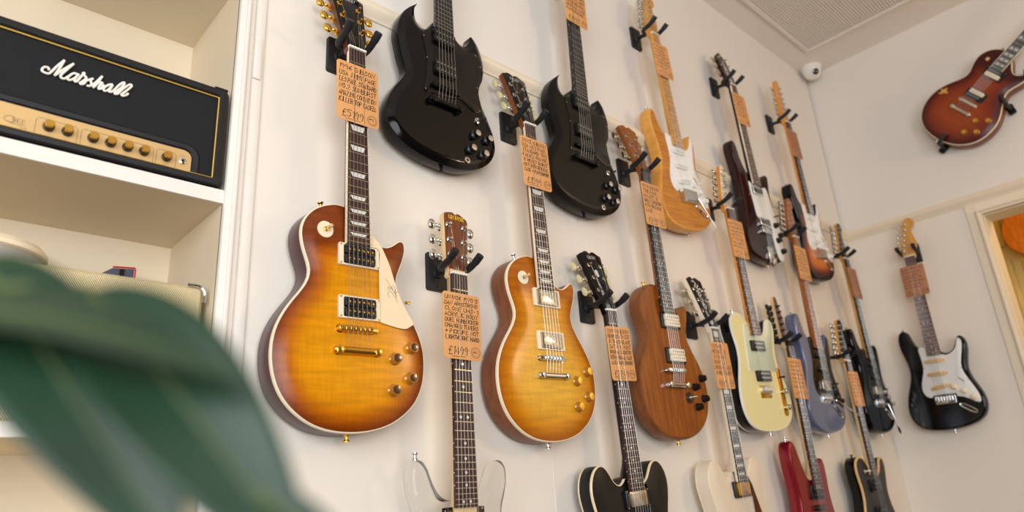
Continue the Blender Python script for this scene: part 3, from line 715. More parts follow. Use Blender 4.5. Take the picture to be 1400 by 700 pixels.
def humbucker(parent, y, x, z, ring, cover=None, coils=('black_plastic', 'black_plastic'), screws='nickel', ringh=0.007, rot=0):
    zt = -0.0045
    T0 = (x / 1000, y / 1000, 0)
    mb = MB()
    if ring:
        o_ = rr(0.0905, 0.0455, 0.003, 3); i_ = rr(0.070, 0.0385, 0.002, 3)
        rings(mb, [(o_, z - 0.002), (o_, z + ringh - 0.001), (offset(o_, 0.001), z + ringh), (offset(i_, -0.0005), z + ringh), (i_, z + ringh - 0.001), (i_, z - 0.002)], 0)
        for sx in (-1, 1):
            for sy in (-1, 1): lathe(mb, [(0.0017, 0), (0.0017, 0.0008)], 8, 1, None, sx * 0.0415, sy * 0.019, z + ringh)
        rg = mb.build('pickup', [ring, screws], parent)
    else:
        box(mb, (0, 0, (z + zt) / 2 - 0.002), (0.066, 0.036, abs(zt - z)), bev=0.002); rg = mb.build('pickup', ['black_plastic'], parent)
    rg.location = T0; rg.rotation_euler = (0, 0, rot)
    if cover:
        mb = MB(); prism(mb, rr(0.0685, 0.037, 0.004, 4), z - 0.002, zt, 0.002)
        mb.build('pickup_cover', cover, rg)
    else:
        for k, m_ in enumerate(coils):
            mb = MB(); prism(mb, rr(0.067, 0.0178, 0.004, 4, 0, (-1 if k else 1) * 0.0094), z - 0.001, zt, 0.001)
            mb.build('coil', m_, rg)
    mb = MB()
    rows = ((0.0094, 0.0023), (-0.0094, 0.0020)) if not cover else ((0.011, 0.0022),)
    for yy, r_ in rows:
        for i in range(6): lathe(mb, [(r_, zt), (r_, zt + 0.0007), (r_ * .5, zt + 0.001)], 8, 0, None, (i - 2.5) * 0.0103, yy)
    p = mb.build('pole_screws', screws, rg)
    return rg
def singlecoil(parent, y, x, z, mat, rot=0, poles='nickel'):
    mb = MB(); prism(mb, rr(0.070, 0.0175, 0.008, 5), z - 0.001, -0.005, 0.0015); box(mb, (0, 0, z + 0.0012), (0.083, 0.012, 0.0022), bev=0.003)
    p = mb.build('pickup', [mat], parent); p.location = (x / 1000, y / 1000, 0); p.rotation_euler = (0, 0, rot)
    mb = MB()
    for i in range(6): lathe(mb, [(0.0023, -0.0052), (0.0023, -0.0044)], 8, 0, None, (i - 2.5) * 0.0103, 0)
    for s in (-1, 1): lathe(mb, [(0.002, z + 0.002), (0.002, z + 0.003)], 8, 0, None, s * 0.0385, 0)
    mb.build('pole_pieces', poles, p)
def tunomatic(parent, z, mat, posts=True):
    mb = MB(); prism(mb, rr(0.086, 0.0125, 0.005, 4), -0.012, -0.003, 0.002)
    for s in (-1, 1): lathe(mb, [(0.0085, z), (0.0085, z + 0.003), (0.004, z + 0.003), (0.004, -0.004)], 14, 0, None, s * 0.037, 0)
    b = mb.build('bridge', mat, parent)
    sm = shared(('saddle', mat), lambda: saddle_mesh(mat))
    for i in range(6): link('saddle', sm, b, ((i - 2.5) * 0.0103, ((i % 3) - 1) * 0.001, -0.003))
def saddle_mesh(mat):
    mb = MB(); mb.add([(-.003, -.004, 0), (.003, -.004, 0), (.003, .004, 0), (-.003, .004, 0), (-.003, 0, .0028), (.003, 0, .0028)], [(0, 1, 5, 4), (2, 3, 4, 5), (1, 2, 5), (3, 0, 4), (3, 2, 1, 0)]); return mb.mesh('saddle', [mat])
def stopbar(parent, y, z, mat):
    mb = MB(); T = Matrix.Translation((0, y / 1000, -0.010)) @ Matrix.Rotation(PI / 2, 4, 'Y')
    lathe(mb, [(0.005, -0.051), (0.0072, -0.048), (0.0072, 0.048), (0.005, 0.051)], 14, 0, T)
    for s in (-1, 1): lathe(mb, [(0.009, z), (0.009, z + 0.003), (0.006, -0.012), (0.0085, -0.004), (0.0085, -0.0015), (0.006, -0.0005)], 14, 0, None, s * 0.0415, y / 1000)
    mb.build('tailpiece', mat, parent)
def strat_bridge(parent, z, mat, arm=None, cover=False, armmat='chrome', tip='white_plastic'):
    mb = MB(); prism(mb, rr(0.082, 0.036, 0.003, 3, 0, -0.006), z - 0.001, z + 0.0035, 0.001)
    b = mb.build('bridge', mat, parent)
    if cover:
        mb = MB(); p = [(0.018, 0), (0.022, 0.010), (0.018, 0.0185), (-0.020, 0.0185), (-0.026, 0.010), (-0.026, 0)]
        n = len(p); vs = [(sx * 0.043, yy - 0.004, z + hh) for sx in (-1, 1) for yy, hh in p]
        mb.add(vs, [(i, n + i, n + i + 1, i + 1) for i in range(n - 1)] + [tuple(range(n)), tuple(reversed(range(n, 2 * n)))])
        mb.build('bridge_cover', mat, b, 20)
    else:
        def sd():
            q = MB(); box(q, (0, -0.002, 0.0035), (0.0096, 0.020, 0.006), bev=0.0015); return q.mesh('strat_saddle', [mat])
        me = shared(('ssad', mat), sd)
        for i in range(6): link('saddle', me, b, ((i - 2.5) * 0.0108, 0, z + 0.0035))
    if arm:
        mb = MB(); pts = smooth_pts([(0.036, -0.010, z + 0.002), (0.037, -0.011, z + 0.018), (0.037 + arm[0] * .3, -0.011 + arm[1] * .3, z + 0.024), (0.037 + arm[0], -0.011 + arm[1], z + 0.030)], 5)
        tube(mb, pts, 0.0022, 8); a = mb.build('tremolo_arm', armmat, b)
        d = (Vector(pts[-1]) - Vector(pts[-3])).normalized(); e = Vector(pts[-1])
        mb = MB(); tube(mb, [e - d * 0.004, e + d * 0.006, e + d * 0.022, e + d * 0.026], [0.0035, 0.0045, 0.004, 0.002], 10); a2 = mb.build('arm_tip', tip, b)
def plate(parent, name, pts, z, h, mat, sub=5, passes=0, bev=0.0006, edge=None):
    mb = MB(); prism(mb, outline(pts, sub, passes), z, z + h, bev, 1 if edge else 0, 0)
    return mb.build(name, [mat, edge] if edge else [mat], parent)
def screws(parent, pts, z, mat):
    mb = MB()
    for x, y in pts: lathe(mb, [(0.0021, 0), (0.0021, 0.0006), (0.001, 0.001)], 8, 0, None, x / 1000, y / 1000, z)
    mb.build('guard_screws', mat, parent)
def strap_button(parent, loc, d, mat):
    T = Matrix.Translation(Vector(loc)) @ Vector(d).to_track_quat('Z', 'Y').to_matrix().to_4x4()
    mb = MB(); lathe(mb, [(0.006, -0.001), (0.006, 0.001), (0.0035, 0.004), (0.0035, 0.009), (0.0065, 0.012), (0.0065, 0.0135), (0.004, 0.0145)], 14, 0, T)
    mb.build('strap_button', mat, parent)

def fretpos(L, n): return L * 2 ** (-n / 12)
def neck_build(root, L, nf, fb, neckm, frm='fret_metal', inlay='dot', inlm='pearl', binding=None, hs='open_book', face='black_gloss', hside=None, angle=14,
               tun=('tulip', 'tulip_button', 'nickel'), nutm='bone', end=None, heel=0.21, wn=0.0425, wb=0.056, strm='steel', posts=None, tail=-0.042, tailz=-0.008, strings=6, over=True):
    zf = -0.0042; th = 0.006
    end = end or fretpos(L, nf) - 0.006
    wd = lambda y: wn + (wb - wn) * (L - y) / (L - 0.17)
    # fretboard
    mb = MB(); e = 0.0 if not binding else 0.0016
    prism(mb, [(-wd(end) / 2 + e, end), (wd(end) / 2 - e, end), (wd(L) / 2 - e, L), (-wd(L) / 2 + e, L)], zf - th, zf)
    fbo = mb.build('fretboard', fb, root)
    if binding:
        mb = MB()
        for s in (-1, 1):
            q = [(s * wd(end) / 2, end), (s * wd(L) / 2, L), (s * (wd(L) / 2 - e), L), (s * (wd(end) / 2 - e), end)]
            if s < 0: q = q[::-1]
            prism(mb, q, zf - th, zf + 0.0002)
        mb.build('fretboard_binding', binding, fbo)
    fm = shared(('fret', frm), lambda: unit_box(frm))
    for n in range(1, nf + 1):
        y = fretpos(L, n); link('fret', fm, fbo, (0, y, zf + 0.0004), (wd(y) - 0.001, 0.0017, 0.0014))
    marks = [n for n in (1, 3, 5, 7, 9, 12, 15, 17, 19, 21, 24) if n <= nf]
    if inlay != 'block': marks = marks[1:]
    for n in marks if inlay else []:
        y = (fretpos(L, n) + fretpos(L, n - 1)) / 2; g = fretpos(L, n - 1) - fretpos(L, n)
        if inlay == 'dot':
            me = shared(('dot', inlm), lambda: disc(inlm))
            for x in ((-0.009, 0.009) if n in (12, 24) else (0,)): link('inlay', me, fbo, (x, y, zf - 0.0002), (0.0031, 0.0031, 0.0005))
        elif inlay == 'trapezoid': link('inlay', shared(('trap', inlm), lambda: trap(inlm)), fbo, (0, y, zf - 0.0002), (wd(y) * 0.70, g * 0.52, 0.0005))
        elif inlay == 'split':
            for s in (-1, 1): link('inlay', shared(('trap', inlm), lambda: trap(inlm)), fbo, (s * wd(y) * 0.2, y, zf - 0.0002), (wd(y) * 0.34, s * g * 0.55, 0.0005))
        else: link('inlay', shared(('blk', inlm), lambda: unit_box(inlm)), fbo, (0, y, zf), (wd(y) * 0.62, g * 0.50, 0.0005))
    # side dots / neck shaft
    mb = MB(); ys = list(np.linspace(L + 0.012, heel + 0.05, 9)) + [heel + 0.03, heel + 0.012, heel]
    dep = [0.0175 + 0.004 * (L - y) / L for y in ys[:9]] + [0.027, 0.036, 0.040]
    n = 11; vs = []
    for y, d in zip(ys, dep):
        for i in range(n):
            a = PI + PI * i / (n - 1); vs.append((wd(min(y, L)) / 2 * math.cos(a) * 0.995, y, zf - th + d * math.sin(a) if 0 < i < n - 1 else zf - th))
    fs = []
    for k in range(len(ys) - 1):
        for i in range(n - 1): fs.append((k * n + i + 1, k * n + i, (k + 1) * n + i, (k + 1) * n + i + 1))
        fs.append((k * n, k * n + n - 1, (k + 1) * n + n - 1, (k + 1) * n))
    fs.append(tuple(range(n))); fs.append(tuple(reversed([(len(ys) - 1) * n + i for i in range(n)])))
    mb.add(vs, fs); mb.build('neck', neckm, root)
    if not binding:
        sd = MB()
        for m_ in [x for x in (3, 5, 7, 9, 12, 15, 17, 19, 21) if x <= nf]:
            y = (fretpos(L, m_) + fretpos(L, m_ - 1)) / 2
            box(sd, (-wd(y) / 2, y, zf - 0.003), (0.0006, 0.002, 0.002))
        sd.build('side_dots', 'bone', fbo)
    mb = MB(); box(mb, (0, L + 0.002, zf - 0.001), (wn + 0.0006, 0.0055, 0.011), bev=0.001); mb.build('nut', nutm, root)
    # headstock
    hz = -0.0075 if angle else -0.0125; thk = 0.0145
    mb = MB(); prism(mb, HSP[hs], -thk, 0, 0.0008, 1, 0, 1)
    h = mb.build('headstock', [face, hside or neckm], root)
    h.location = (0, L + 0.004, hz); h.rotation_euler = (-math.radians(angle), 0, 0)
    HM = Matrix.Translation(h.location) @ Matrix.Rotation(-math.radians(angle), 4, 'X')
    if posts is None:
        if hs in ('strat', 'tele', 'pointed'): posts = [((-21 if hs != 'tele' else -19) + 6.2 * i, 30 + 24.3 * i, -1) for i in range(6)]
        elif hs == 'univox': posts = [(-19, 42, -1), (-20, 77, -1), (-22, 112, -1), (22, 112, 1), (20, 77, 1), (19, 42, 1)]
        elif hs == 'twelve': posts = [(-16 + 1.1 * i, 45 + 27 * i, -1) for i in range(6)] + [(14 - 1.1 * i, 45 + 27 * i, 1) for i in range(5, -1, -1)]
        else: posts = [(-20, 58, -1), (-22, 97, -1), (-24, 136, -1), (24, 136, 1), (22, 97, 1), (20, 58, 1)]
    hp = np.array(HSP[hs])
    pm = shared(('post', tun[2]), lambda: post_mesh(tun[2])); bmesh_ = shared(('btn',) + tuple(tun), lambda: button_mesh(*tun))
    for x, y, sd in posts:
        link('tuner_post', pm, h, (x / 1000, y / 1000, 0))
        row = hp[np.abs(hp[:, 1] - y / 1000) < 0.03]; row = row[row[:, 0] * sd > -0.02]
        near = row[np.argsort(np.abs(row[:, 1] - y / 1000))][:6]
        ex = near[:, 0].min() if sd < 0 else near[:, 0].max()
        link('tuner', bmesh_, h, (ex - sd * 0.002, y / 1000, -thk - 0.003), None, (0, PI if sd > 0 else 0, 0))
    # strings
    sx = np.linspace(-0.0255, 0.0255, 6); nx = np.linspace(-0.0175, 0.0175, 6)
    rad = [0.0006, 0.00055, 0.0005, 0.00044, 0.0004, 0.00038]
    order = posts if strings == 6 else posts[0:6]
    for i in range(6):
        px, py, _ = order[i]
        pe = HM @ Vector((px / 1000 + (0.003 if _ < 0 else -0.003), py / 1000, 0.006))
        path = [(sx[i], tail, tailz), (sx[i], 0.0, 0.0)]
        if over and i in (1, 4):                     # two strings run over the price card
            f = lambda y: sx[i] + (nx[i] - sx[i]) * y / L
            path += [(f(L - 0.21), L - 0.21, 0.0004), (f(L - 0.185), L - 0.185, 0.0037), (f(L - 0.052), L - 0.052, 0.0037), (f(L - 0.03), L - 0.03, 0.0006)]
        path += [(nx[i], L, 0.0004), tuple(pe)]
        mb = MB(); tube(mb, path, rad[i], 5); mb.build('string', strm, root)
    return h, HM
def logo_text(h, text, x, y, hgt, adv, mat, rot=0.0, wd=0.001, slant=0.25):
    mb = MB(); write(mb, text, 0, 0, hgt, adv, wd, 0, random.Random(2), 0.02, slant)
    T = Matrix.Translation((x / 1000, y / 1000, 0.0009)) @ Matrix.Rotation(rot, 4, 'Z')
    mb.v = [(T @ Vector(p))[:] for p in mb.v]; mb.build('headstock_logo', mat, h)
def truss_cover(h, mat, pts=((-9, 12), (9, 12), (10, 22), (5, 40), (0, 46), (-5, 40), (-10, 22))):
    mb = MB(); prism(mb, [(x / 1000, y / 1000) for x, y in pts], 0, 0.0015, 0.0004); mb.build('truss_rod_cover', mat, h)

NUT = {}
def begin(name, label, side, nx, nz, ang, s, L, upper=False, group='guitars hung on the long wall'):
    if side == 'long': pos = Vector((nx, 1.16 if upper else 1.145, Z(nz)))
    else: pos = Vector((WX - 0.095, nx, Z(nz)))
    NM = rootmat(side, pos, ang, s)
    R = NM @ Matrix.Translation((0, -L, 0))
    o = link(name, None); o.matrix_world = R
    o.empty_display_size = 0.05
    tag(o, label, 'guitar', group)
    return o, R
def hanger(label, side, nx, nz, upper=False, dy=0.030, swap=False):
    wy = WY + 0.015 if (upper and side == 'long') else (WY if side == 'long' else WX)
    sy = (1.16 if upper else 1.145) if side == 'long' else WX - 0.095
    off = wy - sy
    o = link('wall_hanger', None)
    o.matrix_world = rootmat(side, (nx, wy, Z(nz)) if side == 'long' else (wy, nx, Z(nz)), 0, 1)
    tag(o, label, 'guitar hanger', 'guitar hangers')
    def mk_plate():
        mb = MB(); prism(mb, rr(0.056, 0.092, 0.006, 4, 0, dy), 0, 0.010, 0.003); return mb.mesh('hanger_plate', ['black_textured'])
    pl = link('plate', shared(('hp', dy), mk_plate), o)
    def mk_scr():
        mb = MB()
        for yy in (dy - 0.034, dy + 0.034): lathe(mb, [(0.004, 0.0095), (0.004, 0.0105), (0.002, 0.0112)], 12, 0, None, 0, yy)
        return mb.mesh('hanger_screws', ['black_plastic'])
    link('plate_screws', shared(('hs', dy), mk_scr), pl)
    def mk_arm():
        mb = MB(); y0 = dy - 0.004; zb = off - 0.038
        lathe(mb, [(0.014, 0.010), (0.011, 0.016)], 14, 0, None, 0, y0)
        tube(mb, smooth_pts([(0, y0, 0.008), (0, y0, zb * 0.6), (0, y0 - 0.006, zb)], 4), 0.0072, 10)
        tube(mb, [(-0.026, y0 - 0.006, zb), (0.026, y0 - 0.006, zb)], 0.0072, 10)
        return mb.mesh('hanger_arm', ['black_rubber'])
    link('arm', shared(('ha', dy, round(off, 4)), mk_arm), o)
    def mk_prong(s):
        mb = MB(); y0 = dy - 0.010; zb = off - 0.038
        p = smooth_pts([(s * 0.020, y0, zb), (s * 0.031, y0 - 0.001, zb + 0.006), (s * 0.034, y0 + 0.001, zb + 0.022), (s * 0.034, y0 + 0.008, zb + 0.045), (s * 0.035, y0 + 0.022, zb + 0.068)], 4)
        n = len(p); tube(mb, p, [0.0078 + (0.0012 if k > n - 5 else 0) for k in range(n)], 10)
        return mb.mesh('hanger_prong', ['black_rubber'])
    for s in (-1, 1): link('prong', shared(('hpr', dy, round(off, 4), s), lambda: mk_prong(s)), o)
    return o
def card(label, R, L, lines, seed, mat='card_tan', dx=0.0, dy=0.0, dz=0.0022, price=None, tilt=0.0):
    o = link('price_tag', None)
    o.matrix_world = R @ Matrix.Translation((dx, L - 0.117 + dy, dz)) @ Matrix.Rotation(tilt, 4, 'Z')
    tag(o, label, 'price tag', 'handwritten price tags')
    mb = MB(); prism(mb, rr(0.101, 0.143, 0.008, 5), 0, 0.0008, 0.0002)
    c = mb.build('card', mat, o)
    rnd = random.Random(seed); mb = MB(); z = 0.00105
    if lines:
        n = len(lines); hgt = min(0.0125, 0.098 / n * 0.70); y = 0.064 - hgt
        for ln in lines:
            adv = min(0.0092, 0.090 / max(1, sum(0.55 if ch in " I1.,'!" else 1 for ch in ln)))
            write(mb, ln, -0.046 + rnd.uniform(0, .002), y, hgt, adv, 0.0015, z, rnd); y -= 0.098 / n
        if price:
            write(mb, price, -0.038, -0.062, 0.017, 0.0115, 0.0017, z, rnd)
            ribbon(mb, [(-0.030, -0.0665), (0.006, -0.0655)], 0.001, z)
    else:
        y = 0.052
        for k in range(7): scribble(mb, -0.045, rnd.uniform(0.02, 0.040), y, 0.009, 0.002, z, rnd); y -= 0.0145
        scribble(mb, -0.040, -0.004, -0.062, 0.015, 0.0018, z, rnd); ribbon(mb, [(-0.036, -0.0665), (0.0, -0.0655)], 0.001, z)
    mb.build('handwriting', 'ink', c)
    mb = MB()
    ribbon(mb, [(0.034 + 0.0115 * math.cos(t), -0.054 + 0.0115 * math.sin(t)) for t in np.linspace(0, 6.3, 28)], 0.0008, z)
    ribbon(mb, [(0.034 + 0.0085 * math.cos(t), -0.054 + 0.0085 * math.sin(t)) for t in np.linspace(0, 6.3, 24)], 0.0005, z)
    scribble(mb, 0.0275, 0.038, -0.0555, 0.006, 0.0016, z, rnd)
    mb.build('stamp', 'ink', c)
    return o

# ---- shared recipes
def lespaul(root, top, side, binding, hw, ring, pick, knobmat, capmat, toggle=True, sideback=None):
    zr = -0.025
    me = body_mesh('body', 'LP', zr, 0.057, 0.0015, [top, side], lpcarve, 0.011, -0.02)
    b = link('body', me, root)
    if binding:
        mb = MB(); boundary(mb, 'LP', zr, 0.0075, 0.0022); mb.build('binding', binding, b)
    zs = -0.0165
    pick(root, zs)
    tunomatic(root, zs, hw); stopbar(root, -42, zs, hw)
    for x, y in ((126, -26), (84, -51), (121, -88), (80, -113)): knob(root, x, y, -0.0185 + (0.0014 if x < 100 else 0), 'tophat', knobmat, capmat)
    if toggle:
        mb = MB(); lathe(mb, [(0.017, -0.0165), (0.017, -0.0150), (0.0165, -0.0145)], 30, 0, None, -0.067, 0.195)
        t = mb.build('toggle_plate', 'cream_plastic', root)
        mb = MB(); lathe(mb, [(0.005, -0.0145), (0.005, -0.011), (0.003, -0.010)], 14, 0, None, -0.067, 0.195); mb.build('switch_nut', hw, t)
        mb = MB(); tube(mb, [(-0.067, 0.195, -0.012), (-0.065, 0.196, -0.004), (-0.063, 0.198, 0.002), (-0.062, 0.198, 0.004)], [0.0018, 0.003, 0.0042, 0.003], 10); mb.build('switch_tip', 'aged_cream', t)
    strap_button(root, (-0.004, -0.1925, -0.048), (0, -1, 0), hw)
    strap_button(root, (-0.058, 0.2525, -0.050), (-0.2, 1, 0), hw)
    return b

# 1  amber sunburst, gold hardware, cream guard
L = 0.628
g1, R1 = begin('electric_guitar', 'amber sunburst single-cut guitar with gold hardware and signed cream pickguard', 'long', 0.660, 0.966, -1.35, 1.006, L)
def pk(root, z):
    for y in (150, 43): humbucker(root, y, 5, z, 'cream_plastic', None, ('black_plastic', 'black_plastic'), 'gold')
lespaul(g1, 'amber_burst', 'cherry_side', 'cream_plastic', 'gold', None, pk, 'amber_knob', 'brown_cap')
pg = plate(g1, 'pickguard', [(33, 200), (44, 192), (56, 180), (66, 162), (77, 138), (88, 104), (102, 70), (120, 40), (130, 26), (122, 18), (108, 12), (84, 14), (54, 20), (52, 23), (52, 64), (51, 66), (51, 127), (52, 172), (30, 176), (30, 203)], -0.0135, 0.0018, 'guard_cream', 3)
mb = MB(); rnd = random.Random(8)
for st in ([(70, 88), (72, 96), (76, 90), (79, 97), (83, 88)], [(66, 112), (80, 92), (92, 78)], [(82, 100), (88, 94), (86, 84), (94, 88)], [(74, 74), (70, 82), (78, 86), (88, 74)], [(88, 92), (90, 70), (93, 66)]):
    ribbon(mb, [(p.x / 1000, p.y / 1000) for p in smooth_pts([(x, y, 0) for x, y in st], 4)], 0.0007, -0.0116)
mb.build('signature', 'ink', pg)
mb = MB(); box(mb, (0.119, 0.068, -0.0135), (0.012, 0.006, 0.004), bev=0.001); mb.build('guard_bracket', 'gold', pg)
h, _ = neck_build(g1, L, 22, 'rosewood', 'cherry_side', inlay='trapezoid', binding='cream_plastic', tun=('oval', 'gold', 'gold'), face='black_gloss', hside='mahogany_neck')
truss_cover(h, 'guard_black'); logo_text(h, 'GIBSON', -18, 158, 0.012, 0.0066, 'pearl'); logo_text(h, 'LES PAUL', 3, 14, 0.004, 0.0038, 'pearl', PI / 2, 0.0007)
card('tan card handwritten £5199 on the gold-hardware sunburst guitar', R1, L, ['1996 GIBSON', 'USA JIMMY PAGE', 'LES PAUL STANDARD', 'NO.2 SUNBURST', 'AMAZING CONDITION', 'KILLER TOP CASED.'], 1, price='£5199', dx=-0.003)
hanger('black yoke hanger holding the gold-hardware sunburst guitar', 'long', 0.660, 0.966)

# 2  faded honey burst
g2, R2 = begin('electric_guitar', 'honey burst single-cut guitar with nickel pickups and brown mahogany sides', 'long', 1.190, 0.961, -1.65, 1.013, L)
def pk(root, z):
    for y in (150, 43): humbucker(root, y, 4, z, 'cream_plastic', 'nickel', screws='chrome')
lespaul(g2, 'honey_burst', 'mahogany', 'cream_plastic', 'chrome', None, pk, 'amber_knob', 'gold')
h, _ = neck_build(g2, L, 22, 'rosewood', 'mahogany', inlay='trapezoid', binding='cream_plastic', tun=('tulip', 'tulip_button', 'chrome'), hside='mahogany')
truss_cover(h, 'guard_black'); logo_text(h, 'GIBSON', -18, 158, 0.011, 0.0062, 'pearl'); logo_text(h, 'LES PAUL', -2, 118, 0.005, 0.005, 'gold', PI / 2 * 0.8, 0.0008)
card('tan card handwritten £1599 on the honey burst guitar', R2, L, ['2025 GIBSON', "USA LES PAUL", "STANDARD '50S", 'FADED RANGE', 'IN HONEY BURST', 'MINT WITH ORIGINAL', 'CASE + PAPERWORK'], 2, price='£1599')
hanger('black yoke hanger holding the honey burst guitar', 'long', 1.190, 0.961)

# 3  walnut single-cut
g3, R3 = begin('electric_guitar', 'plain walnut single-cut guitar with cream pickups and black knobs', 'long', 1.702, 0.971, -2.0, 1.013, L)
me = body_mesh('body', 'LP', -0.019, 0.044, 0.007, ['walnut', 'walnut_side']); link('body', me, g3)
for y in (148, 45): humbucker(g3, y, 18, -0.019, 'black_plastic', None, ('cream_plastic', 'cream_plastic'), 'black_plastic')
tunomatic(g3, -0.019, 'chrome'); stopbar(g3, -42, -0.019, 'chrome')
for x, y in ((134, -18), (94, -44), (132, -78), (93, -102)): knob(g3, x, y, -0.019, 'black', 'black_plastic', 'black_gloss')
mb = MB(); lathe(mb, [(0.017, -0.019), (0.017, -0.0175)], 26, 0, None, 0.058, -0.076); t = mb.build('switch_plate', 'black_plastic', g3)
mb = MB(); lathe(mb, [(0.006, -0.0175), (0.006, -0.014)], 14, 0, None, 0.058, -0.076); tube(mb, [(0.058, -0.076, -0.015), (0.066, -0.075, -0.004), (0.070, -0.075, 0.0)], [0.0025, 0.0028, 0.003], 8); mb.build('switch', 'chrome', t)
strap_button(g3, (0, -0.1915, -0.041), (0, -1, 0), 'gold'); strap_button(g3, (-0.05, 0.254, -0.041), (-.2, 1, 0), 'gold')
h, _ = neck_build(g3, L, 22, 'ebony', 'walnut', inlay='dot', tun=('tulip', 'nickel', 'nickel'), face='walnut', hside='walnut_side', nutm='black_plastic')
truss_cover(h, 'walnut_side')
card('tan card handwritten £1499 on the walnut guitar', R3, L, ['1978 GIBSON', "'THE PAUL'", 'WALNUT IN', 'GREAT CONDITION', 'WITH ORIGINAL', 'CASE'], 3, price='£1499', dx=0.003)
hanger('black yoke hanger holding the walnut guitar', 'long', 1.702, 0.971)

# 4, 5  black double-cuts with horns
def devil(label, x, z, ang, frm, bodym, side):
    Ls = 0.628; u = Vector((math.sin(math.radians(ang)), math.cos(math.radians(ang))))
    o, R = begin('electric_guitar', label, 'long', x + u.x * Ls, z + u.y * Ls, ang, 1.0, Ls, True)
    zt = -0.017
    link('body', body_mesh('body', 'SG', zt - 0.0085, 0.030, 0.0015, [bodym, side], lambda d: 0.0085 + sgcarve(d), 0.006), o)
    pg = plate(o, 'pickguard', [(-28, 180), (-48, 162), (-62, 148), (-66, 140), (-60, 120), (-53, 90), (-52, 60), (-56, 20), (-62, -14), (-58, -22), (-40, -20), (10, -14), (44, -6), (70, -16), (90, -26), (112, -24), (120, -8), (112, 30), (112, 70), (122, 100), (128, 130), (120, 150), (104, 156), (86, 150), (60, 158), (40, 172), (28, 180)], zt, 0.002, 'guard_black', 3, bev=0.001)
    screws(pg, [(-60, 138), (-52, 76), (-58, -16), (112, -18), (108, 50), (122, 120), (108, 150), (-30, 170)], zt + 0.002, 'steel')
    for y in (150, 58): humbucker(o, y, 0, zt + 0.002, None, None, ('black_plastic', 'black_plastic'), 'steel')
    tunomatic(o, zt, 'black_satin'); stopbar(o, -42, zt, 'black_satin')
    for kx, ky in ((92, -95), (133, -97), (76, -141), (116, -145)): knob(o, kx, ky, zt, 'witch', 'black_plastic', 'chrome')
    mb = MB(); lathe(mb, [(0.008, zt), (0.008, zt + 0.002), (0.005, zt + 0.003), (0.005, zt + 0.006)], 16, 0, None, 0.103, -0.049); t = mb.build('toggle_switch', 'chrome', o)
    mb = MB(); tube(mb, [(0.103, -0.049, zt + 0.004), (0.112, -0.047, zt + 0.014), (0.118, -0.046, zt + 0.020)], [0.0018, 0.0025, 0.0035], 8); mb.build('switch_tip', 'black_plastic', t)
    mb = MB(); lathe(mb, [(0.0085, zt), (0.0085, zt + 0.002), (0.0055, zt + 0.0025), (0.004, zt + 0.0025), (0.0035, zt)], 18, 0, None, 0.064, -0.174); jk = mb.build('output_jack', 'chrome', o)
    mb = MB(); lathe(mb, [(0.0037, zt), (0.0037, zt + 0.0015)], 12, 0, None, 0.064, -0.174); mb.build('jack_hole', 'black_plastic', jk)
    strap_button(o, (0, -0.202, -0.040), (0, -1, 0), 'black_satin')
    h, _ = neck_build(o, Ls, 22, 'ebony', side, inlay=None, tun=('tulip', 'nickel', 'black_satin'), face=bodym, hside=side, heel=0.165, wb=0.057)
    truss_cover(h, 'guard_black')
    return o, R, Ls, (x + u.x * Ls, z + u.y * Ls)
ga, Ra, La, na = devil('glossy black horned double-cut guitar hanging above the clear acrylic guitar', 0.922, 0.978, -0.1, 'black', 'black_gloss', 'black_gloss')
hanger('black yoke hanger of the glossy black horned guitar', 'long', na[0], na[1], True)
gb, Rb, Lb, nb = devil('satin black horned double-cut guitar hanging above the black semi-hollow guitar', 1.440, 0.980, 0.9, 'black', 'black_satin', 'black_satin')
hanger('black yoke hanger of the satin black horned guitar', 'long', nb[0], nb[1], True)
card('tan card handwritten £1099 on the satin black horned guitar', Rb, Lb, ['2021 GIBSON', 'SG STANDARD', 'IN EBONY, MINT', 'CONDITION FULL', 'ORIGINAL CASE', 'PAPERWORK.'], 5, price='£1099', dx=0.004)

# 6  clear acrylic guitar
gu, Ru = begin('electric_guitar', 'clear acrylic double-cut guitar with black pickguard and rosewood headstock face', 'long', 0.926, 0.488, 0.31, 1.026, L)
link('body', body_mesh('body', 'DA', -0.017, 0.034, 0.006, ['clear_acrylic', 'clear_acrylic']), gu)
pg = plate(gu, 'pickguard', [(-52, 152), (-52, 100), (-60, 40), (-62, -60), (-40, -100), (40, -100), (110, -70), (105, -20), (70, 40), (52, 100), (52, 152), (30, 153), (-30, 153)], -0.017, 0.002, 'guard_black', 1)
screws(pg, [(-46, 146), (46, 148), (-54, 60), (58, 70)], -0.015, 'nickel')
for y in (110, 40): humbucker(gu, y, 0, -0.015, 'black_plastic', 'chrome')
tunomatic(gu, -0.017, 'chrome'); stopbar(gu, -36, -0.017, 'chrome')
for x, y in ((70, -30), (84, -62)): knob(gu, x, y, -0.015, 'black', 'black_plastic', 'chrome')
strap_button(gu, (-0.101, 0.242, -0.034), (0, 1, 0), 'chrome')
h, _ = neck_build(gu, L, 24, 'rosewood', 'maple_pale', inlay='dot', hs='univox', face='rosewood_face', hside='maple_pale', angle=0, tun=('oval', 'chrome', 'chrome'), heel=0.14)
mb = MB(); rnd = random.Random(1)
write(mb, 'UNIVOX', -0.019, 0.128, 0.0085, 0.0078, 0.0021, 0.001, rnd, 0.03, 0.0); mb.build('headstock_logo', 'yellow_print', h)
card('tan card handwritten £1499 on the clear acrylic guitar', Ru, L, ["UNIVOX 1970'S", 'DAN ARMSTRONG', 'CLONE UHS-1', 'ACRYLIC BODY', 'DUEL HUMBUCKER', 'CHANGED TUNERS', '+ PICKUPS, NOT', 'LIGHTWEIGHT HARD'], 6, price='£1499', dx=-0.003)
hanger('black yoke hanger holding the clear acrylic guitar', 'long', 0.926, 0.488)

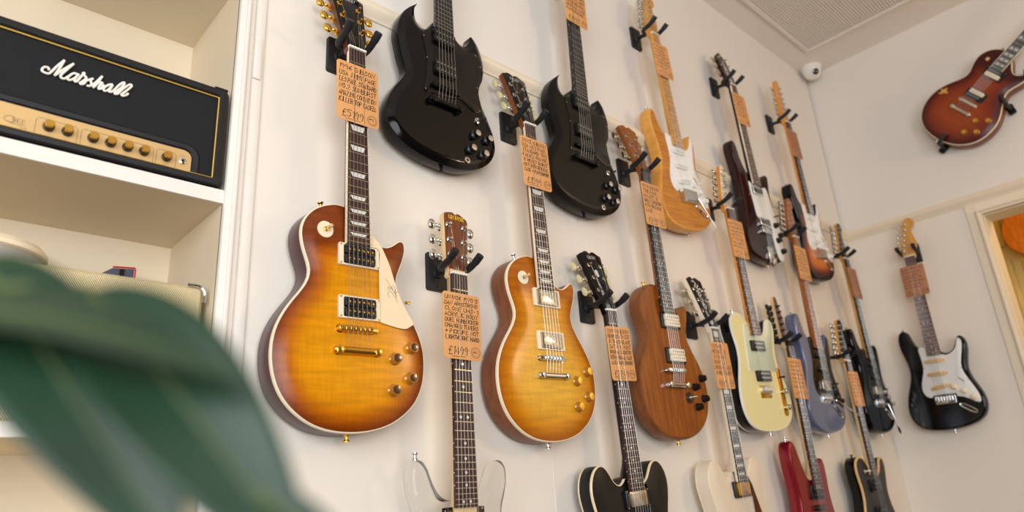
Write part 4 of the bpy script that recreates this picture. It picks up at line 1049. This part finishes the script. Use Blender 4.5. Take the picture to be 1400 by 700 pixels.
# 7, 8  semi-hollow guitars
def semihollow(label, x, z, ang, s, top, side, binding, neckm, fb, inlay, hside, tun, hw, ring, guard, cov='nickel', fbb=None):
    o, R = begin('semi_hollow_guitar', label, 'long', x, z, ang, s, L)
    b = link('body', body_mesh('body', 'ES', -0.021, 0.044, 0.0015, [top, side], lambda d: 0.007 * (1 - math.exp(-d / 0.03))), o)
    mb = MB(); boundary(mb, 'ES', -0.021, 0.0055, 0.0024); mb.build('binding', binding, b)
    mb = MB(); boundary(mb, 'ES', -0.0598, 0.0052, 0.0024); mb.build('back_binding', binding, b)
    for y in (150, 43): humbucker(o, y, 2, -0.0145, ring, cov, screws='chrome')
    tunomatic(o, -0.0145, hw); stopbar(o, -42, -0.0145, hw)
    plate(o, 'pickguard', [(31, 182), (44, 176), (58, 160), (72, 120), (92, 60), (96, 20), (84, 8), (60, 12), (50, 22), (48, 60), (48, 176), (31, 177)], -0.0125, 0.002, guard, 3, edge='white_plastic')
    for kx, ky in ((118, -66), (148, -92), (112, -112), (142, -138)): knob(o, kx, ky, -0.0155, 'witch', 'black_plastic', 'nickel')
    strap_button(o, (0, -0.2405, -0.045), (0, -1, 0), hw)
    h, _ = neck_build(o, L, 22, fb, neckm, inlay=inlay, binding=fbb, tun=tun, face='black_gloss', hside=hside, heel=0.2)
    return o, R, h
ge, Re, h = semihollow('black satin semi-hollow guitar with cream binding and dot inlays', 1.448, 0.476, -3.07, 1.013, 'black_satin_soft', 'black_satin_soft', 'guard_cream', 'black_satin', 'rosewood', 'dot', 'black_satin', ('tulip', 'tulip_button', 'nickel'), 'nickel', 'black_plastic', 'guard_black')
logo_text(h, 'GIBSON', -18, 158, 0.011, 0.0062, 'pearl'); truss_cover(h, 'guard_black')
mb = MB(); box(mb, (0, 0.112, 0.0006), (0.012, 0.022, 0.0008), bev=0.003); mb.build('crown_inlay', 'pearl', h)
card('tan card handwritten £2249 on the black semi-hollow guitar', Re, L, ['2009 GIBSON', 'MEMPHIS ES-335', 'IN TRANS BLACK', 'SATIN IN MINT', 'ORIGINAL CONDITION', 'WITH ORIGINAL CASE', 'AND PAPERWORK'], 7, price='£2249', dx=0.006)
hanger('black yoke hanger holding the black semi-hollow guitar', 'long', 1.448, 0.476)
gw, Rw, h = semihollow('vintage white semi-hollow guitar with block inlays and tortoiseshell pickguard', 1.963, 0.487, -2.29, 1.022, 'vintage_white', 'vintage_white', 'cream_plastic', 'vintage_white', 'ebony', 'block', 'vintage_white', ('tulip', 'nickel', 'nickel'), 'nickel', 'black_plastic', 'tortoise', 'gold', 'cream_plastic')
mb = MB()
for st in ([(-14, 165), (-4, 168), (2, 158), (-8, 150), (4, 146), (12, 154)], [(-18, 140), (-6, 146), (6, 138), (18, 142)], [(-8, 128), (0, 132), (8, 122), (2, 112), (-6, 116), (-2, 124)], [(-4, 106), (6, 100), (0, 88), (8, 78), (2, 66), (-4, 76), (2, 92)]):
    ribbon(mb, [(p.x / 1000, p.y / 1000) for p in smooth_pts([(x, y, 0) for x, y in st], 4)], 0.0042, 0.001)
mb.build('vine_inlay', 'pearl', h); truss_cover(h, 'white_plastic')
card('tan card handwritten £649 on the white semi-hollow guitar', Rw, L, ['VINTAGE', 'REMAKE SC', 'IN CHANGE', 'SHAPE, IN', 'ORIGINAL CASE', 'IN GREAT SHAPE!'], 8, price='£649', dx=-0.005)
hanger('black yoke hanger holding the white semi-hollow guitar', 'long', 1.963, 0.487)

# ---- bolt-on double-cuts
LS = 0.648
SGUARD = [(-30, 226), (-56, 228), (-60, 214), (-57, 180), (-57, 137), (-68, 100), (-79, 66), (-80, 36), (-66, 12), (-46, 8), (-44, 16), (44, 16), (46, 4), (70, -2), (98, -18), (122, -32), (132, -22), (128, 10), (112, 52), (98, 88), (91, 118), (95, 150), (104, 180), (114, 222), (112, 240), (104, 246), (98, 238), (90, 214), (74, 194), (54, 184), (31, 186)]
def strat(name_label, side, x, z, ang, s, bodym, sidem, guard, neckm, fb, face, hside, tun, pk, kn, hwm='chrome', arm=None, cover=False, hs='strat', upper=False, inlm='pearl', jack=True, poss=None, nutm='bone', rim=None, frm='fret_metal', group='guitars hung on the long wall', strings=6, tip='white_plastic'):
    o, R = begin('electric_guitar', name_label, side, x, z, ang, s, LS, upper, group)
    zt = -0.0165
    link('body', body_mesh('body', 'ST', zt, 0.045, 0.009, [bodym, sidem], None, 0.012, 0.02), o)
    pg = plate(o, 'pickguard', SGUARD, zt, 0.0022, guard, 2, bev=0.0008)
    screws(pg, [(-52, 218), (-53, 140), (-72, 64), (-60, 16), (122, -26), (104, 66), (88, 118), (108, 236), (46, 20)], zt + 0.0022, 'steel')
    pk(o, zt + 0.0022)
    strat_bridge(o, zt, hwm, arm, cover, tip=tip)
    kk = ((46, 42), (79, 20), (109, -8)) if kn[0] else ()
    for kx, ky in kk: knob(o, kx, ky, zt + 0.0022, kn[2] if len(kn) > 2 else 'strat', kn[0], kn[1])
    mb = MB(); box(mb, (0.080, 0.068, zt + 0.0024), (0.003, 0.032, 0.001), T=Matrix.Translation((0.08, 0.068, 0)) @ Matrix.Rotation(0.75, 4, 'Z') @ Matrix.Translation((-0.08, -0.068, 0)))
    sl = mb.build('switch_slot', 'black_plastic', o)
    mb = MB(); tube(mb, [(0.088, 0.060, zt), (0.090, 0.057, zt + 0.010), (0.091, 0.056, zt + 0.016)], [0.0018, 0.003, 0.0036], 8); mb.build('switch_tip', kn[0] or 'black_plastic', sl)
    if jack:
        T = Matrix.Translation((0.080, -0.050, zt)) @ Matrix.Rotation(-0.62, 4, 'Z')
        mb = MB(); p = [(0.038 * math.cos(a), 0.0155 * math.sin(a) * (0.75 + 0.25 * math.cos(a) ** 2)) for a in np.linspace(0, 2 * PI, 28, endpoint=False)]
        rings(mb, [(p, 0), (offset(p, 0.0015), 0.0028), (offset(p, 0.004), 0.002), (offset(p, 0.009), -0.003)], 0, None, 0, T)
        jp = mb.build('jack_plate', hwm, o)
        mb = MB(); lathe(mb, [(0.0045, -0.003), (0.0045, 0.001)], 14, 0, T, -0.004, 0); mb.build('jack_hole', 'black_plastic', jp)
    strap_button(o, (0, -0.132, -0.040), (0, -1, 0), hwm); strap_button(o, (-0.108, 0.310, -0.038), (-0.3, 1, 0), hwm)
    h, HM = neck_build(o, LS, 21, fb, neckm, inlay='dot', inlm=inlm, hs=hs, face=face, hside=hside, angle=0, tun=tun, heel=0.19, posts=poss, tail=-0.012, tailz=-0.009, nutm=nutm, frm=frm, strings=strings)
    return o, R, h
def sss(mat):
    def f(o, z):
        for y, r in ((163, 0), (106, 0), (49, 0.14)): singlecoil(o, y, -6, z, mat, r)
    return f
def hss(o, z):
    for y in (160, 106): singlecoil(o, y, 0, z, 'black_plastic')
    humbucker(o, 45, 0, z, None, 'chrome')
def ssh(o, z):
    for y in (160, 106): singlecoil(o, y, 0, z, 'black_plastic')
    humbucker(o, 48, 0, z, None, 'nickel')

# 9  natural ash on the upper wall
gn, Rn, h = strat('natural ash double-cut guitar with white pickguard and chrome bridge cover', 'long', 1.910, 1.603, -5.19, 0.986, 'ash_natural', 'ash_side', 'guard_white', 'maple_neck', 'maple_neck', 'maple_neck', 'maple_neck', ('oval', 'chrome', 'chrome'), sss('white_plastic'), ('white_plastic', 'white_plastic'), arm=(0.045, -0.085), cover=True, upper=True, inlm='black_plastic')
logo_text(h, 'FENDER', 4, 150, 0.011, 0.0075, 'ink', -PI / 2 * 0.86)
card('orange-tan card on the maple neck of the natural ash guitar', Rn, LS, None, 9)
hanger('black yoke hanger holding the natural ash guitar', 'long', 1.910, 1.603, True)

# 10  burgundy long-horn guitar
gr, Rr = begin('electric_guitar', 'dark burgundy long-horned guitar with white pickguard and black knobs', 'long', 2.455, 1.601, -4.53, 1.014, L, True)
zt = -0.0175
link('body', body_mesh('body', 'RI', zt, 0.040, 0.007, ['burgundy_gloss', 'burgundy_gloss']), gr)
pg = plate(gr, 'pickguard', [(-30, 188), (-42, 190), (-44, 160), (-40, 90), (-30, 40), (40, 40), (52, 10), (56, -50), (64, -110), (84, -128), (112, -112), (128, -60), (132, 0), (122, 60), (108, 120), (98, 170), (84, 186), (50, 176), (31, 178)], zt, 0.0025, 'guard_white', 3, bev=0.001)
for y, m_ in ((150, 'chrome'), (18, 'chrome')):
    p = MB(); box(p, (0, 0, zt + 0.006), (0.078, 0.034, 0.010), bev=0.004); q = p.build('pickup', m_, gr); q.location = (0.004, y / 1000 + 0.004, 0)
    p = MB(); box(p, (0, 0, zt + 0.0115), (0.060, 0.018, 0.003), bev=0.002); p.build('pickup_insert', 'black_plastic', q)
p = MB(); box(p, (0, -0.012, -0.010), (0.076, 0.026, 0.012), bev=0.003); p.build('bridge', 'chrome', gr)
p = MB(); box(p, (0, -0.105, -0.012), (0.052, 0.05, 0.008), bev=0.004)
for s in (-1, 1): tube(p, [(s * 0.022, -0.125, -0.012), (s * 0.020, -0.143, -0.016), (s * 0.018, -0.150, -0.030)], 0.005, 8)
lathe(p, [(0.012, -0.012), (0.012, -0.004), (0.008, -0.002)], 16, 0, None, 0, -0.138)
p.build('tailpiece', 'chrome', gr)
for x, y in ((92, 22), (112, -18), (86, -42), (104, -86)): knob(gr, x, y, zt + 0.0025, 'black', 'black_plastic', 'black_plastic')
p = MB(); tube(p, [(0.104, 0.062, zt), (0.106, 0.062, zt + 0.014), (0.116, 0.064, zt + 0.018)], 0.003, 8); p.build('toggle_switch', 'black_plastic', gr)
strap_button(gr, (0, -0.146, -0.038), (0, -1, 0), 'chrome')
h, _ = neck_build(gr, L, 21, 'rosewood_light', 'burgundy_gloss', inlay='dot', binding='cream_plastic', hs='wave', face='burgundy_gloss', hside='burgundy_gloss', angle=10, tun=('small', 'nickel', 'nickel'), heel=0.19, tail=-0.11, tailz=-0.006)
p = MB(); prism(p, outline([(-8, 12), (8, 12), (12, 40), (6, 90), (0, 128), (-6, 90), (-12, 40)], 3, 0), 0, 0.0016); p.build('truss_rod_cover', 'white_plastic', h)
card('tan card high on the burgundy long-horned guitar', Rr, L, None, 10, dx=0.003)
hanger('black yoke hanger holding the burgundy long-horned guitar', 'long', 2.455, 1.601, True)

# 11  three-tone sunburst twelve-string
gs, Rs, h = strat('three-tone sunburst guitar with long twelve-tuner headstock and white pickguard', 'long', 2.931, 1.588, -3.81, 0.980, 'three_tone_burst', 'black_gloss', 'guard_white', 'maple_amber', 'rosewood', 'maple_amber', 'maple_amber', ('small', 'chrome', 'chrome'), sss('white_plastic'), ('white_plastic', 'white_plastic'), cover=True, hs='twelve', upper=True, strings=12)
card('tan card on the sunburst guitar with twelve tuners', Rs, LS, None, 11, mat='card_brown', dx=-0.006)
hanger('black yoke hanger holding the twelve-tuner sunburst guitar', 'long', 2.931, 1.588, True)

# 12  cream bound single-cut with mint guard
gt, Rt = begin('electric_guitar', 'cream single-cut guitar with mint pickguard, black sides and white binding', 'long', 2.205, 0.964, -3.3, 1.015, LS)
zt = -0.0165
b = link('body', body_mesh('body', 'TE', zt, 0.045, 0.0015, ['cream_gloss', 'black_gloss']), gt)
mb = MB(); boundary(mb, 'TE', zt, 0.006, 0.0022); mb.build('binding', 'white_plastic', b)
mb = MB(); boundary(mb, 'TE', zt - 0.0398, 0.0052, 0.0022); mb.build('back_binding', 'white_plastic', b)
pg = plate(gt, 'pickguard', [(-31, 222), (-46, 228), (-58, 216), (-66, 190), (-72, 150), (-76, 110), (-78, 74), (-72, 66), (0, 64), (60, 64), (100, 64), (107, 72), (104, 100), (108, 140), (122, 180), (136, 212), (136, 236), (126, 244), (112, 238), (102, 214), (84, 192), (60, 178), (31, 180)], zt, 0.002, 'guard_mint', 3, bev=0.001, edge='white_plastic')
screws(pg, [(-44, 218), (-72, 80), (100, 72), (124, 234), (-60, 150), (110, 150), (0, 70)], zt + 0.002, 'steel')
for y, z_ in ((150, zt + 0.002), (48, zt)):
    p = MB(); box(p, (0, 0, (z_ - 0.004) / 2 - 0.002), (0.088, 0.036, abs(z_ + 0.004)), bev=0.003); q = p.build('pickup', 'black_plastic', gt); q.location = (0.002, y / 1000, 0)
    p = MB()
    for yy in (-0.007, 0.007):
        for i in range(6): lathe(p, [(0.0024, -0.0046), (0.0024, -0.0036)], 8, 0, None, (i - 2.5) * 0.0103, yy)
    p.build('pole_pieces', 'white_plastic', q)
p = MB(); prism(p, rr(0.072, 0.042, 0.003, 3, 0, -0.004), zt - 0.001, zt + 0.002, 0.0008); q = p.build('bridge', 'gold', gt)
for i in range(6): p = MB(); box(p, ((i - 2.5) * 0.0105, 0.002, zt + 0.006), (0.0095, 0.024, 0.008), bev=0.002); p.build('saddle', 'chrome', q)
p = MB(); prism(p, rr(0.030, 0.165, 0.014, 6, 0.115, -0.004), zt, zt + 0.0018, 0.0006); cpl = p.build('control_plate', 'gold', gt)
for y in (-4, -58): knob(gt, 115, y, zt + 0.0018, 'barrel', 'chrome', 'chrome')
p = MB(); tube(p, [(0.115, 0.046, zt), (0.117, 0.045, zt + 0.012), (0.119, 0.044, zt + 0.020)], [0.002, 0.003, 0.0045], 8); p.build('selector_switch', 'black_plastic', gt)
strap_button(gt, (0.02, -0.133, -0.040), (0, -1, 0), 'chrome'); strap_button(gt, (-0.075, 0.262, -0.038), (0, 1, 0), 'chrome')
h, _ = neck_build(gt, LS, 21, 'rosewood_light', 'maple_amber', inlay='dot', hs='tele', face='vintage_white', hside='maple_amber', angle=0, tun=('small', 'chrome', 'chrome'), heel=0.19, tail=-0.012, tailz=-0.008)
logo_text(h, 'FENDER', 2, 140, 0.012, 0.0095, 'ink', -PI / 2 * 0.86, 0.0016)
card('pale tan card on the cream single-cut guitar', Rt, LS, None, 12)
hanger('black yoke hanger holding the cream single-cut guitar', 'long', 2.205, 0.964)

# 13  blue metallic
gl, Rl, h = strat('blue-violet metallic double-cut guitar with black pickguard and roasted maple neck', 'long', 2.714, 0.963, 0.2, 1.012, 'blue_metallic', 'blue_metallic', 'guard_black', 'roasted_maple', 'roasted_maple', 'roasted_maple', 'roasted_maple', ('oval', 'chrome', 'chrome'), hss, ('black_plastic', 'black_plastic'), arm=(0.13, -0.045), inlm='black_plastic', tip='chrome')
card('orange-tan card on the roasted maple neck of the blue guitar', Rl, LS, None, 13, dx=-0.004)
hanger('black yoke hanger holding the blue metallic guitar', 'long', 2.714, 0.963)

# 14  black with tremolo arm
gk, Rk, h = strat('black double-cut guitar with black pickguard and hanging tremolo arm', 'long', 3.205, 0.961, -1.88, 0.999, 'black_gloss', 'black_gloss', 'guard_black', 'maple_neck', 'ebony', 'black_gloss', 'maple_neck', ('oval', 'chrome', 'chrome'), ssh, ('chrome', 'chrome', 'barrel'), arm=(0.02, -0.10), tip='black_plastic')
card('brown card on the black guitar with tremolo arm', Rk, LS, None, 14, mat='card_brown', dx=0.003)
hanger('black yoke hanger holding the black tremolo guitar', 'long', 3.205, 0.961)

# 15  red metallic
gq, Rq = begin('electric_guitar', 'red metallic guitar with pointed maple headstock and black tuners', 'long', 2.463, 0.480, -0.6, 1.018, LS)
zt = -0.0165
link('body', body_mesh('body', 'RD', zt, 0.044, 0.008, ['red_metallic', 'red_metallic']), gq)
for y in (150, 45): humbucker(gq, y, 0, zt, 'black_plastic')
singlecoil(gq, 100, 0, zt, 'black_plastic')
strat_bridge(gq, zt, 'black_satin')
for x, y in ((70, -40), (96, -70)): knob(gq, x, y, zt, 'black', 'black_plastic', 'black_plastic')
strap_button(gq, (-0.105, 0.318, -0.038), (0, 1, 0), 'chrome')
h, _ = neck_build(gq, LS, 24, 'rosewood', 'maple_pale', inlay='dot', hs='pointed', face='mahogany_neck', hside='maple_pale', angle=8, tun=('oval', 'black_plastic', 'black_plastic'), heel=0.19, nutm='black_plastic', end=0.163, tail=-0.012)
mb = MB(); box(mb, (0, LS + 0.010, 0.0005), (0.044, 0.018, 0.007), bev=0.002); mb.build('locking_nut', 'black_satin', gq)
card('tan card on the red metallic guitar', Rq, LS, None, 15, dx=-0.004)
hanger('black yoke hanger holding the red metallic guitar', 'long', 2.463, 0.480)

# 16  black bound single-cut
gz, Rz = begin('electric_guitar', 'black single-cut guitar with wide amber-cream binding round its top', 'long', 2.957, 0.467, -2.0, 0.975, LS)
b = link('body', body_mesh('body', 'TE', zt, 0.045, 0.0015, ['black_satin', 'black_gloss']), gz)
mb = MB(); boundary(mb, 'TE', zt, 0.0065, 0.0055); mb.build('binding', 'aged_cream', b)
for y in (148, 46): humbucker(gz, y, 0, zt, 'black_plastic')
strat_bridge(gz, zt, 'chrome')
p = MB(); lathe(p, [(0.008, zt), (0.008, zt + 0.003), (0.005, zt + 0.004)], 14, 0, None, -0.070, 0.205); q = p.build('toggle_switch', 'chrome', gz)
p = MB(); tube(p, [(-0.070, 0.205, zt + 0.003), (-0.062, 0.206, zt + 0.014), (-0.056, 0.206, zt + 0.020)], [0.002, 0.003, 0.0042], 8); p.build('switch_tip', 'cream_plastic', q)
for x, y in ((95, -40), (115, -70)): knob(gz, x, y, zt, 'barrel', 'chrome', 'chrome')
strap_button(gz, (-0.105, 0.258, -0.038), (0, 1, 0), 'black_plastic')
h, _ = neck_build(gz, LS, 21, 'rosewood', 'maple_pale', inlay='dot', hs='strat', face='black_gloss', hside='maple_neck', angle=0, tun=('oval', 'chrome', 'chrome'), heel=0.19, tail=-0.012)
card('orange-tan card on the black guitar with cream binding', Rz, LS, None, 16, dx=0.002)
hanger('black yoke hanger holding the black guitar with cream binding', 'long', 2.957, 0.467)

# 17  black guitar with white guard on the end wall
gx, Rx, h = strat('black double-cut guitar with white pickguard hanging beside the doorway', 'end', 0.958, 0.959, 0.92, 0.997, 'black_gloss', 'black_gloss', 'guard_white', 'maple_neck', 'rosewood_light', 'maple_neck', 'maple_neck', ('small', 'chrome', 'chrome'), sss('aged_cream'), ('cream_plastic', 'cream_plastic'), group='guitars on the end wall')
card('brown card on the neck of the guitar beside the doorway', Rx, LS, None, 17, mat='card_brown')
hanger('black yoke hanger on the end wall beside the doorway', 'end', 0.958, 0.959)

# 18  cherry burst guitar lying slantwise high on the end wall
ang = 55.0; u = Vector((math.sin(math.radians(ang)), math.cos(math.radians(ang))))
by, bz = 0.562, 1.581
gc, Rc = begin('electric_guitar', 'worn cherry burst single-cut guitar mounted slantwise above the doorway', 'end', by - u.x * L, bz + u.y * L, ang, 1.0, L, group='guitars on the end wall')
def pk(root, z):
    humbucker(root, 150, 4, z, 'black_plastic', None, ('black_plastic', 'cream_plastic'), 'steel')
    humbucker(root, 43, 4, z, 'black_plastic', None, ('cream_plastic', 'black_plastic'), 'steel')
b = lespaul(gc, 'cherry_burst', 'mahogany', 'cream_plastic', 'nickel', None, pk, 'amber_knob', 'gold', False)
mb = MB(); lathe(mb, [(0.008, -0.0165), (0.008, -0.015), (0.004, -0.014)], 18, 0, None, -0.067, 0.195); mb.build('switch_ring', 'aged_cream', gc)
mb = MB(); rnd = random.Random(4)
prism(mb, [((-128 + (15 + 7 * math.sin(3 * t + 1) + 4 * math.sin(7 * t)) * math.cos(t)) / 1000, (-6 + (15 + 6 * math.sin(2 * t) + 4 * math.cos(5 * t)) * math.sin(t)) / 1000) for t in np.linspace(0, 2 * PI, 36, endpoint=False)], -0.022, -0.0158)
mb.build('worn_patch', 'maple_neck', b)
neck_build(gc, L, 22, 'ebony', 'mahogany_neck', inlay='split', binding='cream_plastic', over=False, tun=('oval', 'nickel', 'nickel'))
def hook(label, lx, ly, ang_):
    o = link('guitar_hook', None); o.matrix_world = Rc @ Matrix.Translation((lx / 1000, ly / 1000, 0)) @ Matrix.Rotation(ang_, 4, 'Z')
    tag(o, label, 'hook', 'black hooks under the slanted guitar')
    mb = MB(); prism(mb, rr(0.03, 0.05, 0.008, 4), -0.0945, -0.086, 0.002); mb.build('plate', 'black_satin', o)
    mb = MB(); tube(mb, smooth_pts([(0, 0, -0.088), (0, 0, -0.050), (0, 0.001, -0.015), (0, 0.012, -0.004), (0, 0.046, -0.002)], 5), 0.0085, 10); mb.build('arm', 'black_rubber', o)
hook('black padded hook under the heel edge of the slanted guitar', 26, -206, 0.0)
hook('black padded hook at the waist of the slanted guitar', 134, 66, 1.15)
hook('black padded hook in the cutaway of the slanted guitar', 98, 222, 0.7 + PI)

# 19  orange hollow guitar in the back room
go, Ro = begin('semi_hollow_guitar', 'orange arched-top guitar hanging in the yellow back room', 'end', 0.575, 1.935, 0, 1.0, L, group='guitars in the back room')
DX = Matrix.Translation((1.04, 0, 0)); Ro = DX @ Ro; go.matrix_world = Ro
wood('orange_maple', '#c9690f', '#df8420', (30, 6, 10), 0.3, 0.5, nscale=2)
b = link('body', body_mesh('body', 'ES', -0.021, 0.050, 0.002, ['orange_maple', 'orange_maple'], lambda d: 0.008 * (1 - math.exp(-d / 0.03))), go)
mb = MB(); boundary(mb, 'ES', -0.021, 0.0055, 0.0024); mb.build('binding', 'black_plastic', b)
for y in (150, 43): humbucker(go, y, 0, -0.0145, 'black_plastic', 'gold')
tunomatic(go, -0.0145, 'gold'); stopbar(go, -42, -0.0145, 'gold')
for kx, ky in ((118, -66), (148, -92), (112, -112), (142, -138)): knob(go, kx, ky, -0.0155, 'tophat', 'amber_knob', 'gold')
neck_build(go, L, 22, 'rosewood', 'mahogany_neck', inlay='block', binding='cream_plastic', over=False)
ho = link('guitar_hook', None); ho.matrix_world = Matrix.Translation((4.61, 0.715, Z(1.165))); tag(ho, 'black hook below the orange guitar in the back room', 'hook')
mb = MB(); tube(mb, smooth_pts([(0.008, 0, 0), (-0.06, 0, -0.004), (-0.085, 0, 0.01), (-0.088, 0, 0.035)], 5), 0.008, 10); mb.build('arm', 'black_rubber', ho)
mb = MB(); box(mb, (0.004, 0, 0), (0.008, 0.03, 0.05), bev=0.003); mb.build('plate', 'black_satin', ho)

# ------------------------------------------------------------------ plant close to the camera
pl = tag(link('potted_plant', None, loc=(-0.10, 0.32, 0)), 'broad-leaved green house plant standing close to the shelves', 'plant')
def leaf(base_, tip, width, sag, nrm, name='leaf'):
    a = Vector(base_); b = Vector(tip); ax = b - a; ln = ax.length; ax.normalize()
    nv = Vector(nrm); nv = (nv - ax * nv.dot(ax)).normalized(); sd = ax.cross(nv).normalized()
    nu, nw = 22, 10; vs = []; fs = []
    for i in range(nu + 1):
        t = i / nu; wv = width * (math.sin(PI * min(1, t ** 0.8)) ** 0.75) * (1 - 0.15 * t)
        c = a + ax * (ln * t) + nv * (sag * math.sin(PI * t))
        for j in range(nw + 1):
            q = j / nw * 2 - 1
            vs.append(c + sd * (wv * 0.5 * q) + nv * (0.10 * wv * abs(q) ** 1.3 - 0.02 * wv * math.cos(q * 20) * 0.1) )
    for i in range(nu):
        for j in range(nw): k = i * (nw + 1) + j; fs.append((k, k + 1, k + nw + 2, k + nw + 1))
    mb = MB(); mb.add([v - Vector(pl.location) for v in vs], fs)
    o = mb.build(name, 'leaf_green', pl, 60)
    so = o.modifiers.new('thick', 'SOLIDIFY'); so.thickness = 0.0008
    mb = MB(); tube(mb, [a + ax * (ln * t) + nv * (sag * math.sin(PI * t)) + nv * 0.0004 - Vector(pl.location) for t in np.linspace(0, 0.97, 14)], [0.0013 * (1 - 0.8 * t) for t in np.linspace(0, 1, 14)], 6)
    mb.build('midrib', 'plant_stem', o)
    return o
N1 = (-0.55, -0.62, 0.55)
leaf((0.02, 0.2999, 1.5458), (0.0761, 0.2136, 1.4343), 0.041, 0.012, N1)
leaf((0.0493, 0.2657, 1.5289), (0.1005, 0.1914, 1.4323), 0.044, 0.010, N1)
leaf((0.0039, 0.285, 1.5178), (0.0779, 0.2, 1.4883), 0.027, 0.008, (-0.35, -0.45, 0.8))
leaf((0.0856, 0.2064, 1.4604), (0.1164, 0.1815, 1.4217), 0.016, 0.004, N1)
PO = Vector(pl.location)
mb = MB()
top = Vector((-0.06, 0.33, 1.50))
tube(mb, [Vector((-0.10, 0.32, 0.30)) - PO, Vector((-0.11, 0.33, 0.9)) - PO, Vector((-0.09, 0.33, 1.3)) - PO, top - PO, Vector((-0.05, 0.33, 1.60)) - PO], [0.009, 0.008, 0.006, 0.005, 0.003], 8)
for b_ in ((0.02, 0.2999, 1.5458), (0.0493, 0.2657, 1.5289), (0.0039, 0.285, 1.5178)):
    b_ = Vector(b_); tube(mb, smooth_pts([top - PO, (top + b_) / 2 + Vector((0, 0, 0.012)) - PO, b_ - PO], 4), 0.002, 6)
mb.build('stem', 'plant_stem', pl)
mb = MB(); lathe(mb, [(0.09, 0), (0.11, 0.02), (0.14, 0.28), (0.15, 0.29), (0.15, 0.31), (0.135, 0.31), (0.13, 0.28)], 32); mb.build('pot', 'pot_clay', pl)
